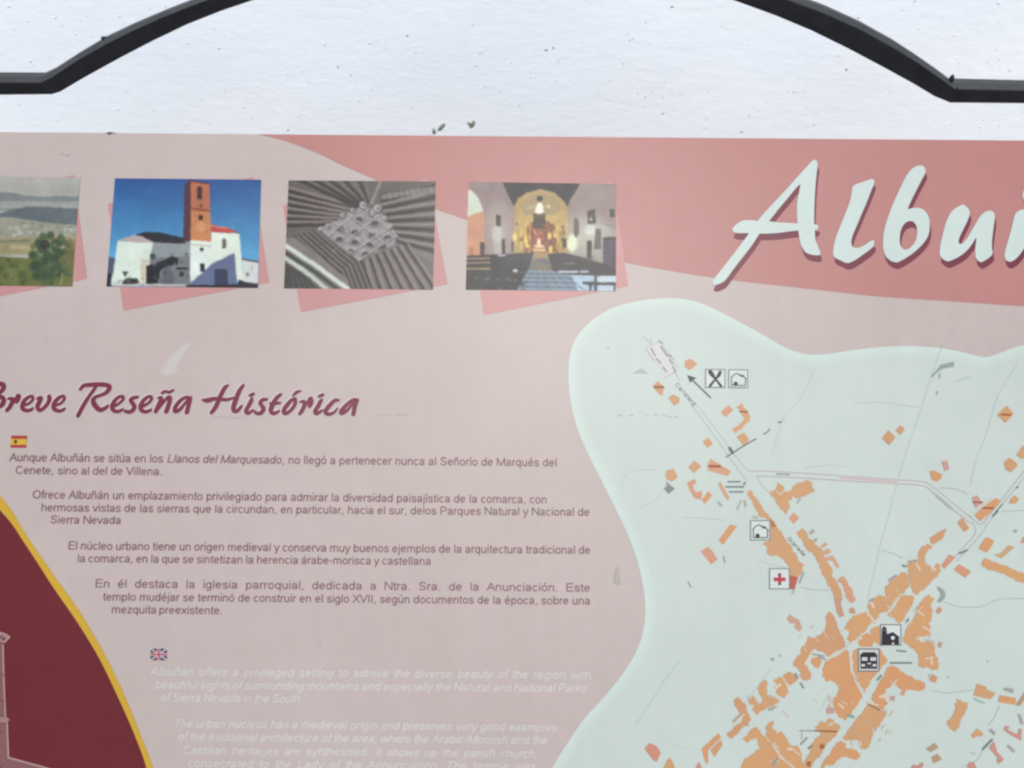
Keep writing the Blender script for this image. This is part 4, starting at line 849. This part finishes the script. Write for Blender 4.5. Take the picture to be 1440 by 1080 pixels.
blds(RK, [[(1228,690),(1250,648),(1292,660),(1270,690),(1370,740),(1385,678),(1412,680),(1407,802),(1300,742)], [(1078,870),(1130,808),(1145,850),(1162,910),(1232,990),(1180,1037),(1155,1000),(1170,980)], [(850,1100),(880,1018),(930,1013),(965,1100)], [(270,1100),(320,1038),(350,1058),(410,1018),(422,1050),(380,1100)]], RS)
blds(RL, [[(243,380),(280,373),(402,420),(385,480),(330,517),(268,490)], [(1180,270),(1250,213),(1332,270),(1352,320),(1270,397),(1200,360)], [(1338,180),(1420,58),(1500,80),(1490,222),(1400,222)], [(808,940),(900,850),(1080,723),(1142,760),(1040,880),(880,1017)], [(1248,790),(1270,730),(1320,688),(1377,740),(1330,792)]])
blds(RL, [[(393,260),(460,248),(492,355),(430,382)], [(778,710),(840,688),(902,770),(890,800),(820,842),(790,780)]], [(208, 160, 148)])
blds(RM, [[(503,635),(535,593),(572,630),(540,670)], [(573,595),(597,568),(619,590),(597,617)], [(1086,515),(1135,470),(1170,510),(1128,557)]])
# blocks beyond the edge of the photograph
for q in ([(1470, 640), (1500, 620), (1530, 660), (1495, 680)], [(1480, 900), (1540, 880), (1560, 930), (1500, 950)], [(1130, 1130), (1160, 1110), (1175, 1150), (1140, 1165)], [(980, 1120), (1010, 1105), (1025, 1140), (1000, 1150)], [(1320, 1120), (1350, 1110), (1360, 1140), (1335, 1150)]): p.poly(q, OR[0])
# special buildings and darker lettering strips on the blocks
p.poly(RC([(738,412),(792,478),(748,492)]), (186, 120, 64)); p.poly(RC([(900,892),(972,912),(942,1010),(903,1012)]), (192, 98, 82))
DB = (158, 92, 62)
for zf, q, w_ in ((RL, [(795,775),(905,778)], 2.2), (RL, [(918,848),(1042,852)], 2.6), (RM, [(1107,515),(1153,517)], 2.6), (RA, [(440,606),(522,608)], 3.2), (RB_, [(705,688),(805,690)], 3.6), (RB_, [(1010,135),(1085,140)], 2.2), (RG, [(330,700),(545,708)], 2.2)): p.stroke(zf(q), DB, w_)
for x, y in ((400, 860), (268, 1035)): p.poly(RG(disc(x, y, 28, 9)), (172, 110, 54))
p.stroke(RG([(860, 425), (985, 495)]), (150, 120, 88), 2)
# pale alleys cutting into the blocks
AL = (232, 208, 182)
for zf, q, w_ in ((RH, [(345,520),(385,592)], 2.6), (RH, [(500,560),(535,585)], 3), (RE, [(1085,280),(1140,330)], 2.4), (RE, [(1130,440),(1200,480)], 2.6), (RE, [(1160,760),(1235,752)], 2.4), (RE, [(1215,770),(1220,820)], 3), (RE, [(830,215),(880,165)], 3), (RE, [(610,200),(632,240)], 4),
                  (RG, [(570,430),(612,465)], 3.2), (RG, [(728,180),(805,330)], 2.2), (RG, [(690,-60),(694,60)], 3.2), (RG, [(985,355),(1060,355)], 4), (RG, [(1090,260),(1150,190)], 2.6), (RG, [(860,415),(965,440)], 2.6), (RG, [(470,640),(510,620)], 2.6), (RG, [(700,800),(715,850)], 3), (RG, [(780,810),(790,840)], 3),
                  (RF, [(740,680),(660,815)], 3.2), (RF, [(900,745),(1065,655)], 2.4), (RF, [(690,850),(715,895)], 2.4), (RF, [(1110,700),(1125,870)], 3.2), (RC, [(782,180),(815,214)], 1.8), (RC, [(815,214),(860,178)], 1.8), (RB_, [(965,355),(1075,280)], 2), (RI, [(780,680),(850,790)], 3), (RI, [(850,790),(930,890)], 2.8), (RI, [(930,890),(1100,1029)], 2.4), (RI, [(1000,745),(1060,750)], 4), (RI, [(1060,740),(1180,840)], 2),
                  (RI, [(230,370),(370,245)], 2.2), (RJ, [(1225,130),(1260,200)], 2.2), (RJ, [(1165,200),(1200,180)], 4), (RL, [(830,860),(1040,735)], 1.6), (RJ, [(640,690),(740,600)], 2), (RE, [(560,290),(650,405)], 3.2), (RE, [(400,600),(510,555)], 2.4)): p.stroke(zf(q), AL, w_)
Ra = random.Random(21)
for x, y, w_, h_, ang, n_ in ((1160, 900, 70, 40, 40, 9), (1265, 850, 60, 60, 45, 12), (1300, 920, 30, 60, 60, 8), (1175, 975, 60, 60, 65, 9), (1240, 1020, 60, 50, 60, 9), (1110, 1060, 70, 30, 45, 8), (1080, 985, 60, 40, 45, 7)):
    for k in range(n_):
        a = math.radians(ang + Ra.choice((0, 90)) + Ra.uniform(-12, 12)); L = Ra.uniform(4, 11); cx_, cy_ = x + Ra.uniform(-w_, w_) / 2, y + Ra.uniform(-h_, h_) / 2
        p.stroke([(cx_ - math.cos(a) * L / 2, cy_ + math.sin(a) * L / 2), (cx_ + math.cos(a) * L / 2, cy_ - math.sin(a) * L / 2)], Ra.choice((AL, AL, (212, 200, 184))), Ra.uniform(1.0, 1.8))
bd = p.build('building_block', tm, 'orange blocks of the town buildings')

# street names, dark strips and arrow
p = Print(1.2); TG = (122, 132, 132)
def street(body, xa, ya, xb, yb, h, col): p.slant(body, xa, ya, xb, yb, h, col)
street('Carretera', 948.5, 541, 975.5, 572, 6, (112, 118, 116)); street('Granada', 1106.5, 757.5, 1130, 782.5, 5.2, (84, 90, 102))
for zf, q, w_, c_ in ((RB_, [(890,845),(1010,845)], 2.2, TG), (RB_, [(870,897),(1045,897)], 2.4, TG), (RB_, [(905,948),(1040,948)], 2.2, TG), (RB_, [(1050,868),(1062,858)], 3, TG),
                      (RB_, [(868,598),(935,555),(1060,475),(1175,410)], 1.9, (108, 112, 106)), (RB_, [(1245,360),(1280,348),(1315,308)], 2, (134, 144, 140)), (RB_, [(1400,243),(1430,238)], 2.4, (134, 144, 140)), (RB_, [(905,505),(935,552)], 4.2, (104, 114, 110)),
                      (RE, [(870,682),(960,690)], 2.2, TG), (RE, [(805,806),(1015,806)], 2.5, TG), (RE, [(965,390),(985,365)], 2.6, (130, 138, 140)), (RE, [(675,975),(710,935)], 3.2, (140, 154, 146)), (RG, [(660,545),(715,560)], 4, (140, 168, 158)),
                      (RF, [(735,718),(860,738)], 1.8, (142, 146, 142)), (RF, [(800,745),(872,775)], 2, (142, 146, 142)), (RG, [(170,700),(330,702)], 1.6, (150, 160, 156)), (RG, [(195,700),(195,790)], 1.2, (168, 178, 174)), (RG, [(185,838),(248,772)], 2.4, (150, 156, 148)), (RG, [(185,220),(210,265)], 2.6, (140, 152, 152)), (RG, [(265,880),(300,850)], 3, (150, 140, 136)),
                      (RK, [(1020,885),(1110,790)], 2.8, (116, 132, 124)), (RK, [(930,375),(985,402),(1035,418)], 1.8, (150, 174, 174)), (RK, [(890,920),(955,935)], 1.4, (180, 192, 192)), (RI, [(790,985),(850,900)], 4, (160, 164, 158)), (RI, [(720,188),(845,135)], 2, (130, 142, 136)), (RJ, [(1320,95),(1335,130)], 2.4, (128, 140, 138)), (RJ, [(1355,165),(1385,205)], 2, (136, 150, 150)),
                      (RH, [(70,688),(140,642)], 2.6, (164, 158, 178)), (RH, [(212,545),(240,548)], 3, (140, 150, 146)), (RH, [(270,500),(350,490)], 2.4, (160, 166, 162)), (RE, [(590,180),(630,155)], 2.4, (150, 164, 166)), (RC, [(300,275),(325,308)], 3, (168, 182, 176)), (RC, [(490,265),(460,340)], 2.6, (180, 190, 182)), (RC, [(522,268),(530,310)], 3, (186, 182, 166)), (RC, [(595,400),(630,405)], 3, (182, 188, 184)), (RC, [(342,735),(355,785)], 2.2, (166, 178, 172)), (RC, [(45,952),(68,990)], 2.2, (160, 172, 168)),
                      (RC, [(968,280),(990,245)], 2.6, (176, 184, 172)), (RC, [(1018,870),(985,955)], 2.6, (170, 178, 168)), (RC, [(925,1045),(940,1015)], 2.4, (180, 186, 184))): p.stroke(zf(q), c_, w_, n=3)
p.poly(RB_([(243,915),(287,868),(352,915),(290,968)]), (132, 138, 138)); p.poly(RB_([(262,850),(290,858),(280,885)]), (140, 148, 148))
p.poly([(866.5, 797), (868.5, 797), (873, 822), (862.5, 820)], (184, 180, 168))
p.build('street_label', tm)
p = Print(1.2); p.poly(RA([(765, 486), (856, 515), (792, 562)]), (62, 68, 68)); p.stroke(RA([(815, 535), (1000, 714)]), (88, 96, 96), 2.1)
p.build('arrow', tm, 'dark arrow pointing up along the road')

# pictogram squares
def icon(x0, y0, x1, y1, label, draw, border=(132, 146, 144), fill=(222, 230, 225)):
    p = Print(1.4); p.poly(rect(x0, y0, x1, y1), border); p.poly(rect(x0 + 1.6, y0 + 1.6, x1 - 1.6, y1 - 1.6), fill)
    q = lambda pts: [(x0 + (x1 - x0) * a[0], y0 + (y1 - y0) * a[1]) + ((a[2] * (x1 - x0),) if len(a) > 2 else ()) for a in pts]
    draw(p, q); p.build('map_icon', tm, label)
DKI = (42, 44, 52)
def d_fork(p, q):
    p.stroke(q([(.25, .16, .22), (.36, .32, .2), (.5, .52, .11), (.78, .9, .14)]), DKI); p.stroke(q([(.74, .16, .16), (.68, .32, .17), (.5, .55, .11), (.24, .9, .14)]), DKI)
def d_house(p, q):
    g_ = (92, 100, 100)
    for l_ in ([(.12, .46), (.42, .22), (.66, .4)], [(.42, .22), (.72, .36), (.92, .52)], [(.16, .44), (.16, .86)], [(.14, .86), (.86, .86)], [(.86, .5), (.86, .86)]):
        p.stroke(q([(a, b_, .06) for a, b_ in l_]), g_, n=2)
    p.poly(q(rect(.66, .3, .8, .42)), (84, 90, 90)); p.poly(q(disc(.37, .76, .11, 10)), DKI); p.poly(q(rect(.27, .76, .47, .87)), DKI)
def d_cross(p, q):
    p.poly(q(rect(.43, .24, .59, .8)), (130, 62, 76)); p.poly(q(rect(.22, .44, .8, .62)), (192, 62, 80)); p.poly(q(rect(.43, .34, .59, .72)), (192, 62, 80))
def d_church(p, q):
    p.poly(q([(.08, .2), (.18, .08), (.3, .18), (.33, .46), (.6, .36), (.9, .58), (.9, .97), (.06, .97)]), (44, 38, 46))
    p.poly(q(disc(.6, .64, .09)), (226, 230, 226)); p.poly(q(disc(.61, .91, .06)), (206, 206, 204)); p.poly(q(disc(.19, .28, .04)), (120, 124, 126))
def d_hall(p, q):
    p.poly(q([(.1, .27), (.24, .16), (.78, .16), (.9, .28), (.9, .88), (.12, .88)]), (44, 38, 44))
    for r_ in ((.18, .38, .44, .53), (.58, .38, .84, .53), (.16, .67, .33, .78), (.68, .67, .85, .78), (.44, .62, .6, .68)): p.poly(q(rect(*r_)), (216, 216, 216))
    p.poly(q(rect(.42, .72, .46, .88)), (120, 120, 122)); p.poly(q(rect(.58, .72, .62, .88)), (120, 120, 122))
icon(991.2, 519, 1019.8, 545.6, 'square pictogram with crossed fork and knife', d_fork)
icon(1023.8, 519.4, 1051.8, 545.8, 'square pictogram of a house beside the fork pictogram', d_house)
icon(1054.4, 731.4, 1082.8, 760, 'square pictogram of a house on the orange main street', d_house)
icon(1081, 798.8, 1110.2, 828.6, 'square pictogram with a red cross', d_cross)
icon(1237, 877.5, 1266.9, 907.6, 'square pictogram of a church', d_church, (120, 126, 126))
icon(1205.8, 911.6, 1236.2, 944.2, 'square pictogram of a town hall', d_hall, (104, 106, 108), (216, 216, 212))

# scuffs on the panel
p = Print(0.2)
p.poly([(267, 478), (270, 484), (262, 496), (253, 508), (249, 527), (237, 529), (224, 528.5), (227, 514), (236, 503), (245.5, 494)], (208, 198, 194), smooth=2)
p.poly([(265, 483), (258, 497), (248, 512), (243, 526), (230, 526), (233, 514), (243, 502), (254, 492)], (211, 204, 200), smooth=2)
p.stroke([(530, 583.5), (550, 584)], (180, 172, 168), .9); p.stroke([(556, 584), (573, 583)], (176, 168, 164), 1.0)
p.stroke([(86, 216), (92, 219, )], (182, 172, 168), 1.2); p.stroke([(93, 220), (98, 217)], (168, 160, 156), 1.4)
p.stroke([(1030, 1008), (1031, 1009)], (180, 180, 180), 1)
for x, y, r in ((66, 477, 1.2), (389, 478, 1.0), (295, 506, .9), (708, 671, 1.0), (600, 621, .8), (450, 905, 1.4), (780, 919, 1.2), (330, 470, .8), (480, 460, .9), (610, 470, .8), (700, 520, 1), (560, 700, .7)):
    p.poly(disc(x, y, r, 7, r * .8), (172, 162, 158))
p.stroke([(300, 586), (345, 588)], (192, 181, 178), 1.4)
p.build('scuff', panel, 'pale scuffs and specks on the printed surface', kind='stuff')

# ------------------------------------------------------------------ dry leaf scraps caught on the wall
m, t, b = node_mat('dry_leaf', 0.7, 0.3); b.inputs['Base Color'].default_value = (0.24, 0.28, 0.22, 1)
def leaf(pts, label, name='leaf'):
    z = Z(480, 0, 3.0); q = [onY(x, y, YW) for x, y in chaikin(z(pts), 2)]
    c0 = sum(q, Vector()) / len(q); yw = wall_y(c0)
    V = [(c0.x, yw - .004, c0.z)] + [(v.x, yw - .0022, v.z) for v in q] + [(v.x, yw - .0016, v.z) for v in q] + [(c0.x, yw - .0002, c0.z)]
    n = len(q); Fc = [(0, 1 + k, 1 + (k + 1) % n) for k in range(n)] + [(1 + k, 1 + n + k, 1 + n + (k + 1) % n, 1 + (k + 1) % n) for k in range(n)] + [(1 + 2 * n, 1 + n + (k + 1) % n, 1 + n + k) for k in range(n)]
    o = link_mesh(name, V, Fc, m); tag(o, label, 'leaf', 'dry leaf scraps stuck on the wall'); return o
leaf([(404, 550), (412, 535), (428, 520), (441, 522), (432, 536), (418, 549)], 'slanting sliver of dry green leaf on the wall just above the panel edge')
leaf([(383, 548), (388, 540), (396, 546), (401, 556), (392, 565), (384, 560)], 'tiny round leaf scrap touching the lower end of the slanting sliver')
leaf([(530, 514), (540, 516), (549, 520), (556, 506), (563, 512), (566, 520), (558, 530), (548, 540), (540, 530)], 'V shaped scrap of dry leaf on the wall above the rose band')
